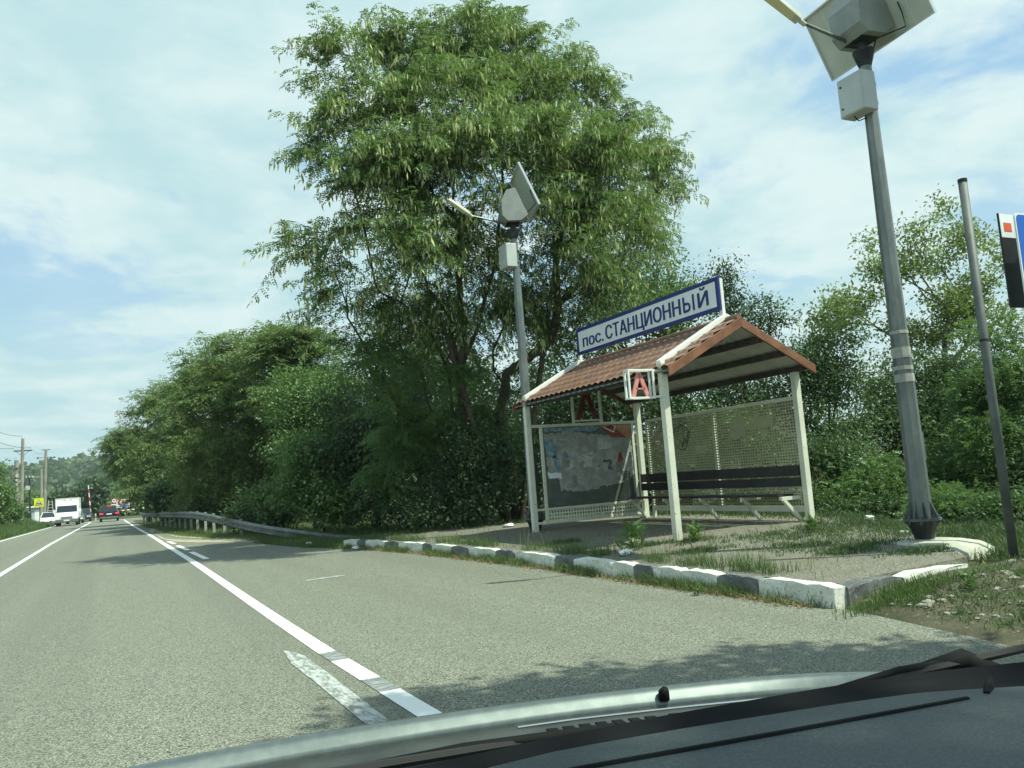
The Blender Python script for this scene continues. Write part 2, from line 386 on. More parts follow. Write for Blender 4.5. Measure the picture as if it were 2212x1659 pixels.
# dusty run-out where the bay narrows, laid on the asphalt
def irregular(name, mat, pts, z, jitter, seed):
    r = random.Random(seed); P = []
    for i in range(len(pts)):
        a = Vector(pts[i]); b = Vector(pts[(i + 1) % len(pts)]); m = max(2, int((b - a).length / .35))
        for q in range(m): p = a.lerp(b, q / m); yq = p.y + r.uniform(-1, 1) * jitter * 2; P.append((p.x + r.uniform(-1, 1) * jitter, yq, z + float(dip(yq))))
    return structure(npmesh(name, P, [list(range(len(P)))], mat))
irregular('dirt_shoulder', 'gravel_dirt', [(1.62, 36), (1.72, 33.5), (1.95, 31.0), (2.5, 29.3), (3.3, 27.6), (3.9, 25.8), (4.1, 27.5), (3.75, 31), (3.4, 35), (3.0, 40), (2.4, 47), (1.9, 53), (1.6, 47)], 0.0045, .05, 3)
# markings
ribbon('road_edge_line', 'road_paint', lambda y: r_edge(y) - .075, lambda y: r_edge(y) + .075, np.concatenate([np.arange(-6, 5.75, .25), [5.75]]), ZM)
ribbon('road_edge_line', 'scuffed_paint', lambda y: r_edge(y) - .075, lambda y: r_edge(y) + .075, [5.75, 6.2], ZM)
ribbon('road_edge_line', 'road_paint', lambda y: r_edge(y) - .075, lambda y: r_edge(y) + .075, [6.2, 6.6, 7.03], ZM)
ribbon('road_edge_line', 'scuffed_paint', lambda y: r_edge(y) - .075, lambda y: r_edge(y) + .075, [7.03, 7.45], ZM)
ribbon('road_edge_line', 'road_paint', lambda y: r_edge(y) - .075, lambda y: r_edge(y) + .075, np.concatenate([[7.45], np.arange(8, 128, 1.)]), ZM)
ribbon('centre_line', 'road_paint', lambda y: -2.40 + road_shift(y) - .07, lambda y: -2.40 + road_shift(y) + .07, np.arange(-6, 128, 1.), ZM)
ribbon('left_edge_line', 'road_paint', lambda y: -5.5 + road_shift(y) - .07, lambda y: -5.5 + road_shift(y) + .07, np.arange(-6, 128, 1.), ZM)
for a, b, x0, x1 in ((21.0, 24.4, 1.93, 1.86), (25.5, 28.6, 1.85, 1.78), (29.9, 32.3, 1.77, 1.71)):
    ribbon('bay_dash', 'road_paint', lambda y: np.interp(y, [a, b], [x0, x1]) - .07, lambda y: np.interp(y, [a, b], [x0, x1]) + .07, [a, (a + b) / 2, b], ZM)
P = [(1.36, 3.5), (1.34, 5.2), (1.33, 6.4), (1.31, 7.2), (1.36, 7.85), (1.42, 7.7), (1.47, 7.45), (1.48, 6.6), (1.48, 5.2), (1.50, 3.5)]
structure(npmesh('faded_line', [(x - .02, y, ZM) for x, y in P], [list(range(len(P)))], 'worn_road_paint'))
P = [(2.68, 13.5), (3.0, 13.55), (3.35, 13.6), (3.36, 13.72), (3.05, 13.74), (2.72, 13.62)]
structure(npmesh('paint_scrape', [(x, y, ZM) for x, y in P], [list(range(len(P)))], 'worn_road_paint'))

# bus stop platform behind the kerb
def plat_z(x, y): return 0.185 + 0.028 * (np.asarray(x) - 5.8) + 0 * np.asarray(y)
py_ = np.array([5.865, 8, 10, 12, 14, 16, 18, 19.2, 19.7]); 
pr_ = np.array([7.85, 9.6, 11.0, 11.0, 11.0, 10.8, 9.4, 7.6, 6.2])
pl_ = bay(py_) + .08
n = 10; V = []
for y, a, b in zip(py_, pl_, pr_):
    for t in range(n):
        x = a + (b - a) * t / (n - 1); V.append((x, y, float(plat_z(x, y))))
m = len(py_); F = [[i * n + j, i * n + j + 1, (i + 1) * n + j + 1, (i + 1) * n + j] for i in range(m - 1) for j in range(n - 1)]
# skirt so that the slab is solid down to the soil
b0 = len(V); edge = [j for j in range(n)] + [i * n + n - 1 for i in range(1, m)] + [(m - 1) * n + j for j in range(n - 2, -1, -1)] + [i * n for i in range(m - 2, 0, -1)]
V += [(V[e][0], V[e][1], -.12) for e in edge]; L_ = len(edge)
F += [[edge[i], b0 + i, b0 + (i + 1) % L_, edge[(i + 1) % L_]] for i in range(L_)]
structure(npmesh('platform', V, F, 'platform_asphalt'))
# bare soil verge by the corner of the kerb, rising to the right
def verge_z(x, y): return -0.02 + .17 * smooth(5.35, 7.2, x - .35 * (5.7 - y) * 0) + .02 * np.sin(x * 5 + y * 3) * np.sin(y * 4.1 - x)
vx = np.linspace(5.2, 16.5, 90); vy = np.linspace(-1.5, 5.72, 60)
X, Y = np.meshgrid(vx, vy); X = X + np.interp(Y, [-1.5, 3.5, 5.1, 5.72], [.2, .22, .60, .72]); Z = verge_z(X, Y); Z[:, 0] = -.03
V = np.stack([X, Y, Z + .012], -1).reshape(-1, 3); i = np.arange(89)[None, :] + 90 * np.arange(59)[:, None]
F = np.stack([i, i + 1, i + 91, i + 90], -1).reshape(-1, 4); structure(npmesh('soil_verge', V, F, 'soil', smooth=True))

# far wooded hills
def hill_z(x, y):
    x = np.asarray(x, float); y = np.asarray(y, float)
    prof = np.interp(x, [-1500, -900, -500, -260, -190, -150, -110, -60, -15, 60, 300, 900, 1500], [40, 36, 30, 27, 30, 36, 43, 41, 43, 40, 46, 40, 30])
    t = smooth(330, 900, y) * (1 - .5 * smooth(1100, 1800, y))
    return -1 + (prof + 3 * np.sin(x * .021) + 2 * np.sin(x * .06 + y * .02)) * t
V, F = grid(np.linspace(-1500, 1500, 120), np.linspace(320, 1900, 60), hill_z)
structure(npmesh('hills', V, F, 'leaf_forest', smooth=True))

# ================================================================== KERB, SHELTER, LAMPS
def kerb_stone(x0, y0, x1, y1, colour, label, seed, h=.20, wd=.16):
    r = random.Random(seed); a = Vector((x0, y0, 0)); b = Vector((x1, y1, 0)); d = (b - a); L = d.length; d.normalize(); nrm = Vector((-d.y, d.x, 0))
    if nrm.x < 0 and abs(d.y) > .5: nrm = -nrm
    if abs(d.x) > .5: nrm = Vector((0, 1, 0))
    mid = (a + b) / 2
    V = []; k = 7; sec = [(0.0, -.08), (0.0, .55), (.006, .9), (.03, 1.0), (.9, 1.0), (1.0, .93), (1.0, -.08)]
    for i in range(k):
        t = i / (k - 1); p = a + d * (L * (.008 + .984 * t))
        e = .02 if i in (0, k - 1) else 0
        for u, v in sec:
            q = p + nrm * (wd * u + r.uniform(-.007, .007)) + Vector((0, 0, h * v - (e if v > .5 else 0) + r.uniform(-.009, .009) * (v > .3))); V.append(q - mid)
    n = len(sec); F = [[i * n + j, i * n + (j + 1) % n, (i + 1) * n + (j + 1) % n, (i + 1) * n + j] for i in range(k - 1) for j in range(n)] + [list(range(n)), list(range((k - 1) * n, k * n))[::-1]]
    g = G(); g.add(V, F); o = g.make('kerb_stone', 'kerb_' + colour); o.location = mid
    return tag(o, label, 'kerb stone', 'painted kerb stones along the bus bay')
KY = [5.72, 6.72, 7.35, 7.98, 8.52, 8.95, 9.45, 10.45, 10.98, 12.3, 12.98, 14.02, 14.75, 15.65, 16.1, 17.2, 17.9, 18.9, 19.25, 19.75]
KN = ['white kerb stone at the corner of the bay, largest of the row', 'black kerb stone next to the big white corner stone', 'white kerb stone just left of the black one near the corner', 'chipped white kerb stone fourth from the corner of the bay', 'short black kerb stone with tall grass, fifth from the corner',
      'short white kerb stone sixth from the bay corner', 'long white kerb stone with white litter behind it in front of shelter', 'black kerb stone hidden by grass in front of the near shelter post', 'long white kerb stone left of the near shelter post', 'dark black kerb stone standing clear of grass left of shelter post',
      'white kerb stone tenth from the corner, behind grass', 'black kerb stone in front of the far shelter post, grass covered', 'white kerb stone in front of far end of the shelter', 'black kerb stone small and half hidden, left of the shelter', 'white kerb stone fifth from the guardrail end of the row', 'small black kerb stone near the guardrail end', 'white kerb stone third from the guardrail end',
      'tiny black kerb stone second from guardrail end', 'white kerb stone at the guardrail end of the row']
KC = ['white', 'black', 'white', 'white', 'black', 'white', 'white', 'black', 'white', 'black', 'white', 'black', 'white', 'black', 'white', 'black', 'white', 'black', 'white']
for i in range(len(KY) - 1):
    kerb_stone(float(bay(KY[i])) - .06, KY[i], float(bay(KY[i + 1])) - .06, KY[i + 1], KC[i], KN[i], i)
kerb_stone(5.98, 5.70, 6.72, 5.70, 'black', 'black kerb stone turning the corner beside the bare soil', 51)
kerb_stone(6.72, 5.70, 7.75, 5.78, 'white', 'white kerb stone at the end of the short side by the lamp base', 52)

# ---- bus shelter
XF, XB, YR, YL, XM = 7.62, 10.30, 10.43, 15.15, 8.96
EZ, RZ = 2.86, 3.56                                        # eaves and ridge
sx, sy = XF, YR
sh = thing('bus_shelter', 'cream metal bus shelter with brown tiled gable roof and a village name board', 'bus shelter', (sx, sy, .24))
def S(g): g.v = [(x - sx, y - sy, z - .24) for x, y, z in g.v]; return g
def roof_z(x): return EZ + (RZ - EZ) * (1 - abs(x - XM) / (XM - XF))
for x, y in ((XF, YR), (XF, YL), (XB, YR), (XB, YL)):
    zb = float(plat_z(x, y)) - .05
    po = S(G().box(x - .055, x + .055, y - .055, y + .055, zb, EZ + .10)).make('post', 'cream_paint', sh, .008)
    S(G().box(x - .10, x + .10, y - .10, y + .10, zb + .03, zb + .062)).make('base_plate', 'rusty_steel', po, .004)
    for bx_, by_ in ((-.08, -.08), (.08, -.08), (-.08, .08), (.08, .08)): S(G().tube([(x + bx_, y + by_, zb + .06), (x + bx_, y + by_, zb + .085)], .011, 6)).make('bolt', 'dark_metal', po)
# tiled roof: two slopes of pressed metal tile
def slope(x0, x1, y0, y1):
    nu, nv = 60, 210; u = np.linspace(0, 1, nu); vv = np.linspace(0, 1, nv); U, Vv = np.meshgrid(u, vv)
    X = x0 + (x1 - x0) * U; Y = y0 + (y1 - y0) * Vv; L = math.hypot(x1 - x0, RZ - EZ)
    ph = (U * L / .29) % 1.0
    wave = .036 * np.abs(np.cos(np.pi * Y / .20)) ** .9
    Z = np.array([[roof_z(xx) for xx in row] for row in X[:1]]).repeat(nv, 0) + .055 + wave + .045 * ph - .02
    V = np.stack([X - sx, Y - sy, Z - .24], -1).reshape(-1, 3); i = np.arange(nu - 1)[None, :] + nu * np.arange(nv - 1)[:, None]
    F = np.stack([i, i + 1, i + nu + 1, i + nu], -1).reshape(-1, 4)
    if x1 < x0: F = F[:, ::-1]
    return V, F
Va, Fa = slope(XM, XF - .13, 10.12, 15.5); Vb, Fb = slope(XM, XB + .13, 10.12, 15.5)
npmesh('roof', np.concatenate([Va, Vb]), np.concatenate([Fa, Fb + len(Va)]), 'roof_tile', sh)
S(G().tube([(XM, 10.11, RZ + .075), (XM, 15.51, RZ + .075)], .055, 10)).make('ridge_cap', 'roof_tile', sh)
# underside: ribbed sheet between dark purlins
for x0, x1 in ((XM, XF - .10), (XM, XB + .10)):
    ysr = np.arange(10.14, 15.5, .02); zoff = .018 * (np.abs(((ysr / .2) % 1) - .5) < .11)
    V = np.concatenate([np.stack([np.full_like(ysr, x), ysr, np.full_like(ysr, roof_z(x) - .015) + zoff], -1) for x in (x0, x1)]); n = len(ysr)
    i = np.arange(n - 1); F = np.stack([i, i + 1, i + n + 1, i + n], -1); V -= np.array([sx, sy, .24])
    npmesh('soffit', V, F, 'soffit', sh)
for x in (7.66, 8.10, 8.55, 9.38, 9.82, 10.26):
    z = roof_z(x) - .02; S(G().box(x - .06, x + .06, 10.15, 15.46, z - .085, z)).make('purlin', 'purlin', sh, .006)
for y0, y1, yy_ in ((10.075, 10.115, 0), (15.505, 15.545, 1)):
    for s in (-1, 1):
        xe = XM + s * (XM - XF + .13); g = G()
        za, zb = RZ + .06, roof_z(xe) + .06
        g.prism([(XM, za), (xe, zb), (xe, zb - .15), (XM, za - .15)], y0, y1, 'Y'); S(g).make('fascia', 'rusty_fascia', sh, .004)
    # white cover strips over the posts, on top of the tiles
for y in (YR + .02, YL - .02):
    for s in (-1, 1):
        xe = XM + s * (XM - XF + .05); za, zb = RZ + .19, roof_z(xe) + .16
        g = G(); g.prism([(XM, za), (xe, zb), (xe, zb - .09), (XM, za - .09)], y - .06, y + .06, 'Y'); S(g).make('rafter_cap', 'white_paint', sh, .01)
# name board
NB0, NB1, NZ0, NZ1 = 10.47, 15.06, 3.83, 4.36
for y in (YR + .05, YL - .05):
    S(G().box(XM - .03, XM + .03, y - .035, y + .035, RZ + .05, NZ1 - .02)).make('sign_post', 'white_paint', sh, .006)
nb = S(G().box(XM - .062, XM - .034, NB0, NB1, NZ0, NZ1)).make('name_board', 'sign_white', sh, .004)
g = G(); e = .055; xa, xb = XM - .068, XM - .028
g.box(xa, xb, NB0 - .012, NB1 + .012, NZ1 - e, NZ1 + .012); g.box(xa, xb, NB0 - .012, NB1 + .012, NZ0 - .012, NZ0 + e)
g.box(xa, xb, NB0 - .012, NB0 + e, NZ0 + e, NZ1 - e); g.box(xa, xb, NB1 - e, NB1 + .012, NZ0 + e, NZ1 - e)
S(g).make('board_frame', 'sign_navy', nb)
def wall_text(body, y_left, z, height, width, parent, name='lettering', bold=.0, mat='sign_navy'):
    t = text_mesh(body, mat, parent, name, height, width, .006, bold, .018)
    t.location = (XM - .068 - sx, y_left - sy, z - .24); t.rotation_euler = (0, 0, -math.pi / 2); return t
BL = NZ0 + .125                                            # base line of the lettering
wall_text('пос.', 14.83, BL - .004, .19, .80, nb)
wall_text('СТАНЦИОНН', 13.93, BL - .058, .335, 2.44, nb)
wall_text('Й', 11.0, BL + .003, .325, .26, nb)
yb_ = 11.40; g = G(); xa_, xb_ = XM - .073, XM - .0685; st_ = .045   # the letter with two strokes, built from its outlines
def yz(pts): g.prism([(yb_ - u, BL + v) for u, v in pts], xa_, xb_, 'X')
yz([(0, 0), (st_, 0), (st_, .272), (0, .272)]); yz([(.265, 0), (.265 + st_, 0), (.265 + st_, .272), (.265, .272)])
arc = [(.12 + .078 * math.sin(a), .082 - .082 * math.cos(a)) for a in np.linspace(0, math.pi, 9)]; inn = [(.12 + .038 * math.sin(a), .082 - .042 * math.cos(a)) for a in np.linspace(math.pi, 0, 9)]
yz([(st_ + .0005, 0)] + arc[:1] + arc + [(st_ + .0005, .164), (st_ + .0005, .124)] + inn + [(st_ + .0005, .04)])
S(g).make('lettering', 'sign_navy', nb)
# left end: notice board
def bar(x0, x1, y0, y1, z0, z1, name='rail', mat='cream_paint', par=None, bev=.005): return S(G().box(x0, x1, y0, y1, z0, z1)).make(name, mat, par or sh, bev)
bar(XF + .055, XB - .055, YL - .025, YL + .025, 2.34, 2.40); bar(XF + .055, XB - .055, YL - .025, YL + .025, .385, .435)
bar(XF + .055, XB - .055, YL - .025, YL + .025, .655, .70)
for x in (7.91, 10.13): bar(x - .03, x + .03, YL - .024, YL + .024, .435, 2.34, 'upright')
nbd = bar(7.945, 10.095, YL - .008, YL + .008, .705, 2.335, 'notice_board', 'board_dark')
def paper(pts, mat, lift, seed, jit=.02):
    r = random.Random(seed); P = []
    for i in range(len(pts)):
        a = Vector(pts[i]); b = Vector(pts[(i + 1) % len(pts)]); m = max(1, int((b - a).length / .06))
        for q in range(m): p = a.lerp(b, q / m); P.append((p.x + r.uniform(-jit, jit), p.y + r.uniform(-jit, jit)))
    P = [(min(max(x, 7.95), 10.09), min(max(z, .71), 2.33)) for x, z in P]
    g = G(); g.prism(P, YL - .0085 - lift, YL - .0082, 'Y'); S(g).make('torn_poster', mat, nbd)
paper([(7.98, 2.20), (8.6, 2.25), (9.4, 2.12), (10.07, 2.02), (10.07, 1.25), (9.8, 1.10), (9.35, 1.05), (8.75, .98), (8.3, 1.04), (8.25, 1.25), (8.0, 1.30)], 'paper_grey', .001, 1, .03)
paper([(7.97, 2.10), (8.18, 2.07), (8.26, 1.80), (8.2, 1.70), (8.0, 1.78)], 'paper_blue', .0022, 2, .03)
paper([(8.12, 1.78), (8.27, 1.70), (8.30, 1.45), (8.2, 1.42)], 'paper_blue', .0022, 3, .025)
paper([(8.42, 1.85), (8.50, 1.80), (8.48, 1.62), (8.41, 1.66)], 'paper_blue', .0022, 4, .015)
paper([(7.97, 2.32), (9.35, 2.32), (9.2, 2.22), (8.0, 2.25)], 'paper_blue', .0018, 5, .015)
paper([(9.32, 2.32), (10.08, 2.32), (10.08, 2.02), (9.85, 2.06)], 'paper_orange', .0026, 6, .012)
paper([(9.36, 2.28), (9.62, 2.33), (9.95, 2.05), (9.60, 2.06)], 'paper_red', .0032, 7, .004)
paper([(9.42, 2.27), (9.66, 2.16), (9.72, 2.31), (9.70, 2.31), (9.65, 2.19), (9.43, 2.29)], 'sign_white', .0038, 8, .001)
paper([(9.74, 1.72), (9.83, 1.75), (9.82, 1.55), (9.72, 1.45), (9.62, 1.50), (9.70, 1.58)], 'paper_red', .0026, 9, .02)
paper([(9.35, 1.62), (9.55, 1.58), (9.52, 1.40), (9.3, 1.36), (9.22, 1.45)], 'board_dark', .0026, 10, .03)
paper([(9.75, 1.42), (10.02, 1.28), (9.98, 1.14), (9.8, 1.16)], 'board_dark', .0026, 11, .03)
paper([(8.0, 1.42), (8.3, 1.38), (8.32, 1.27), (8.02, 1.30)], 'sign_white', .0018, 12, .02)
rp = random.Random(77)
for q in range(26):
    cx, cz = rp.uniform(8.1, 10.0), rp.uniform(1.08, 2.15); w_, h_ = rp.uniform(.03, .16), rp.uniform(.03, .14)
    paper([(cx - w_, cz - h_), (cx + w_ * rp.uniform(.3, 1), cz - h_ * rp.uniform(.4, 1)), (cx + w_, cz + h_ * rp.uniform(.3, 1)), (cx - w_ * rp.uniform(.2, 1), cz + h_)], rp.choice(['paper_pale', 'paper_grey', 'paper_grey', 'paper_stain', 'paper_stain']), .0030 + .0002 * q, 100 + q, .02)
def perforated(a0, a1, z0, z1, pitch, hole, place, parent, mat, pitz=None, holz=None):
    na = int((a1 - a0) / pitch); nz = int((z1 - z0) / (pitz or pitch)); pa = (a1 - a0) / na; pz = (z1 - z0) / nz
    A, Zg = np.meshgrid(a0 + pa * np.arange(na), z0 + pz * np.arange(nz)); A = A.ravel(); Zg = Zg.ravel()
    hh = hole / 2; hz = (holz or hole) / 2
    outer = [(0, 0), (pa, 0), (pa, pz), (0, pz)]; inner = [(pa / 2 - hh, pz / 2 - hz), (pa / 2 + hh, pz / 2 - hz), (pa / 2 + hh, pz / 2 + hz), (pa / 2 - hh, pz / 2 + hz)]
    Q = np.stack([np.stack([A + u, Zg + v], -1) for u, v in outer + inner], 1).reshape(-1, 2)
    b = (8 * np.arange(len(A)))[:, None]; F = np.concatenate([b + np.array([[j, (j + 1) % 4, 4 + (j + 1) % 4, 4 + j]]) for j in range(4)])
    return npmesh('perforated_panel', place(Q), F, mat, parent)
perforated(7.945, 10.095, .44, .65, .065, .038, lambda q: np.stack([q[:, 0] - sx, np.full(len(q), YL - sy), q[:, 1] - .24], -1), sh, 'cream_paint')
# back wall
bar(XB - .025, XB + .025, YR + .055, YL - .30, 2.32, 2.38); bar(XB - .02, XB + .02, YR + .055, YL - .30, .46, .56)
for y in (YL - .33, 12.62): bar(XB - .03, XB + .03, y - .03, y + .03, .56 if y < 13 else .28, 2.32, 'upright')
bp = perforated(YR + .055, YL - .36, .56, 2.32, .066, .040, lambda q: np.stack([np.full(len(q), XB - .032 - sx), q[:, 0] - sy, q[:, 1] - .24], -1), sh, 'perforated_steel', .050, .026)
g = G()
for r_, c in ((.16, (13.55, 1.98)), (.23, (13.60, 1.92))):
    g.tube([(XB - .036, c[0] + r_ * math.cos(a) * (1 + .2 * math.sin(3 * a)), c[1] + r_ * 1.1 * math.sin(a)) for a in np.linspace(0.4, 5.6, 22)], .012, 5)
g.tube([(XB - .036, 13.55, 2.12), (XB - .036, 13.5, 1.9), (XB - .036, 13.62, 1.72)], .014, 5)
S(g).make('graffiti', 'graffiti', bp)
for y0, y1, z0, z1 in ((11.05, 11.5, 1.92, 2.12), (11.75, 12.15, 1.80, 2.05), (14.1, 14.5, 1.92, 2.08), (12.85, 13.2, 1.55, 1.72)):
    S(G().box(XB - .040, XB - .036, y0, y1, z0, z1)).make('paper_remnant', 'perforated_steel', bp)
# bench
bar(XB - .075, XB - .042, YR + .07, YL - .02, 1.06, 1.235, 'backrest_board', 'dark_board'); bar(XB - .075, XB - .042, YR + .07, YL - .02, .885, 1.035, 'backrest_board', 'dark_board')
bar(XB - .44, XB - .10, YR + .22, YL - .06, .735, .77, 'bench_seat', 'dark_board')
for y in (YR + .16, 11.55, 12.70, 13.85, YL - .10):
    g = G(); g.box(XB - .45, XB - .03, y - .03, y + .03, .675, .733)
    g.prism([(XB - .42, .676), (XB - .34, .676), (XB - .035, .36), (XB - .035, .27)], y - .029, y + .029, 'Y')
    S(g).make('bench_bracket', 'cream_paint', sh, .004)
# letter frames
def letter_frame(x0, x1, z0, z1, y, par_mat, let_mat, dep):
    g = G(); t = .03
    for yy2 in (y - dep / 2, y + dep / 2):
        g.box(x0, x1, yy2 - .015, yy2 + .015, z0, z0 + t); g.box(x0, x1, yy2 - .015, yy2 + .015, z1 - t, z1)
        g.box(x0, x0 + t, yy2 - .0148, yy2 + .0148, z0 + t, z1 - t); g.box(x1 - t, x1, yy2 - .0148, yy2 + .0148, z0 + t, z1 - t)
    for x in (x0, x1 - t):
        for z in (z0, z1 - t): g.box(x + .002, x + t - .002, y - dep / 2 + .015, y + dep / 2 - .015, z + .002, z + t - .002)
    return g
g = letter_frame(6.95, 7.42, 2.405, 2.855, YR, 'cream_paint', None, .10)
g.box(7.42, XF - .055, YR - .02, YR + .02, 2.42, 2.455); g.box(7.42, XF - .055, YR - .02, YR + .02, 2.82, 2.855)
f1 = S(g).make('letter_frame', 'white_paint', sh, .003)
t = text_mesh('А', 'letter_red', f1, 'letter', .375, .34, .03, .02); t.location = (7.015 - sx, YR - sy, 2.437 - .24)
g = G(); g.box(8.68, 8.72, YL - .03, YL + .03, 2.40, roof_z(8.70) - .10); g.box(9.36, 9.40, YL - .03, YL + .03, 2.40, roof_z(9.38) - .10); g.box(8.72, 9.36, YL - .02, YL + .02, 2.435, 2.465)
f2 = S(g).make('letter_frame', 'cream_paint', sh, .003)
t = text_mesh('А', 'letter_dark_red', f2, 'letter', .62, .56, .03, .02); t.location = (8.76 - sx, YL - sy, 2.467 - .24)

# ---- solar street lamps
def solar_lamp(label, loc, panel_az, tilt, pc, Lh, Lv, dzu, rz=0):
    dz = 0.0
    t = thing('street_lamp', label, 'street lamp', loc, rz, 'solar street lamps beside the bus shelter')
    oct_ = 8
    g = G(); g.tube([(0, 0, .26), (0, 0, 1.0), (0, 0, 6.32)], [.128, .118, .076], oct_); g.make('pole', 'galvanised', t)
    g = G(); g.prism([(.06, .95), (.135, .95), (.135, 1.30), (.06, 1.30)], -.06, .06, 'Y'); g.make('access_door', 'galvanised', t, .006)
    g = G(); g.lathe((0, 0, .235), [(.215, 0), (.215, .028)], 20)
    for k in range(8):
        a = k * math.pi / 4 + .2; ca, sa = math.cos(a), math.sin(a); q = [(ca * .115, sa * .115), (ca * .205, sa * .205)]; w_ = .006
        nx, ny = -sa * w_, ca * w_
        g.add([(q[0][0] + nx, q[0][1] + ny, .266), (q[1][0] + nx, q[1][1] + ny, .266), (q[0][0] + nx, q[0][1] + ny, .48), (q[0][0] - nx, q[0][1] - ny, .266), (q[1][0] - nx, q[1][1] - ny, .266), (q[0][0] - nx, q[0][1] - ny, .48)], [[0, 1, 2], [5, 4, 3], [0, 3, 4, 1], [1, 4, 5, 2], [2, 5, 3, 0]])
        a += math.pi / 8; g.tube([(math.cos(a) * .185, math.sin(a) * .185, .20), (math.cos(a) * .185, math.sin(a) * .185, .30)], .016, 6)
    g.make('base_flange', 'grey_metal', t)
    G().lathe((0, 0, -.06), [(.105, 0), (.115, .10), (.155, .22), (.19, .294)], 14).make('pedestal', 'dark_metal', t)
    G().box(-.275, -.03, -.15, .24, 5.64, 6.15).make('control_box', 'cabinet_grey', t, .012)
    bx = [c for c in children(t) if c.name.startswith('control_box')][0]
    g = G(); g.box(-.283, -.274, -.135, .225, 5.655, 6.135); g.make('box_door', 'cabinet_grey', bx, .004)
    g = G()
    for zq in (5.75, 6.04): G().disc((-.287, .18, zq), .014, (1, 0, 0), .012, 8).make('lock', 'dark_metal', bx)
    g = G(); g.tube([(-.2, .1, 5.65), (-.17, .06, 5.56), (-.06, 0, 5.60)], .008, 6); g.make('cable', 'black_plastic', t)
    g = G(); g.tube([(.09, .02, 6.40), (.16, -.02, 6.50), (.20, -.06, 6.70), (.14, -.05, 6.86)], .009, 6); g.make('cable', 'black_plastic', t)
    for zq in (5.75, 6.0): g = G(); g.box(-.03, -.001, -.12, .12, zq, zq + .04); g.tube([(0, 0, zq + .002), (0, 0, zq + .038)], .10, 10); g.make('clamp', 'galvanised', t)
    G().lathe((0, 0, 6.28), [(.078, 0), (.135, .19), (.135, .215), (.06, .22), (.055, .42)], 14).make('pole_cap', 'dark_metal', t)
    # battery housing: six-sided tapered box under the panel
    ca, sa = math.cos(panel_az), math.sin(panel_az)
    def rot(u, v, z): return (ca * u - sa * v, sa * u + ca * v, z + dz)     # u along the panel's horizontal normal
    prof = [(-.25, 6.74), (-.25, 7.06), (-.13, 7.30), (.07, 7.34), (.20, 7.0), (.31, 6.74), (.15, 6.62), (-.14, 6.62)]
    g = G(); n = len(prof); wv = .26
    V = [rot(u, -wv, z) for u, z in prof] + [rot(u, wv, z) for u, z in prof]
    g.add(V, [list(range(n))[::-1], list(range(n, 2 * n))] + [[i, (i + 1) % n, n + (i + 1) % n, n + i] for i in range(n)]); hs = g.make('battery_housing', 'housing_grey', t, .008)
    g = G(); g.add([rot(-.15, -.16, 6.612), rot(.14, -.16, 6.612), rot(.14, .16, 6.612), rot(-.15, .16, 6.612), rot(-.15, -.16, 6.618), rot(.14, -.16, 6.618), rot(.14, .16, 6.618), rot(-.15, .16, 6.618)], [[3, 2, 1, 0], [4, 5, 6, 7], [0, 1, 5, 4], [1, 2, 6, 5], [2, 3, 7, 6], [3, 0, 4, 7]]); g.make('bottom_opening', 'dark_metal', hs)
    # panel
    c = Vector(pc)
    nv = Vector((math.sin(tilt) * ca, math.sin(tilt) * sa, math.cos(tilt))); vv = Vector((-math.cos(tilt) * ca, -math.cos(tilt) * sa, math.sin(tilt))); uu = Vector((-sa, ca, 0))
    def Pn(a, b, d): return tuple(c + uu * a + vv * b + nv * d)
    def slab(a0, a1, b0, b1, d0, d1): return [Pn(a0, b0, d0), Pn(a1, b0, d0), Pn(a1, b1, d0), Pn(a0, b1, d0)], [Pn(a0, b0, d1), Pn(a1, b0, d1), Pn(a1, b1, d1), Pn(a0, b1, d1)]
    g = G(); g.frust(*slab(-Lh / 2 + .02, Lh / 2 - .02, -Lv / 2 + .02, Lv / 2 - .02, .012, .02)); pn = g.make('solar_panel', 'panel_back', t)
    g = G(); f_ = .022
    g.frust(*slab(-Lh / 2, Lh / 2, -Lv / 2, -Lv / 2 + f_, -.02, .025)); g.frust(*slab(-Lh / 2, Lh / 2, Lv / 2 - f_, Lv / 2, -.02, .025))
    g.frust(*slab(-Lh / 2, -Lh / 2 + f_, -Lv / 2 + f_, Lv / 2 - f_, -.02, .025)); g.frust(*slab(Lh / 2 - f_, Lh / 2, -Lv / 2 + f_, Lv / 2 - f_, -.02, .025)); g.make('panel_frame', 'panel_frame', pn)
    g = G(); g.frust(*slab(-Lh / 2 + .023, Lh / 2 - .023, -Lv / 2 + .023, Lv / 2 - .023, .0205, .023)); g.make('cells', 'solar_cell', pn)
    g = G()
    for q in range(1, 6): a = -Lh / 2 + q * Lh / 6; g.frust(*slab(a - .0025, a + .0025, -Lv / 2 + .03, Lv / 2 - .03, .010, .0118))
    g.make('cell_seams', 'sign_white', pn)
    g = G(); g.tube([Pn(-.5, -.1, 0), Pn(-.52, -.25, -.03), Pn(-.48, -.42, -.02), (.1, -.08, 6.62 + dz)], .008, 6); g.make('panel_cable', 'black_plastic', pn)
    # arm and head
    g = G(); g.tube([(0, .06, 6.62), (-.12, .12, 6.66), (-.93, .09, 6.77)], [.026, .024, .020], 8); g.make('arm', 'galvanised', t)
    g = G(); d = Vector((-.43, .06, .30)).normalized(); a0 = Vector((-.92, .09, 6.77)); s_ = Vector((0, 1, 0)); s_ = (s_ - d * s_.dot(d)).normalized(); n_ = d.cross(s_)
    if n_.z < 0: n_ = -n_
    def H(l, w1, z1): return tuple(a0 + d * l + s_ * w1 + n_ * z1)
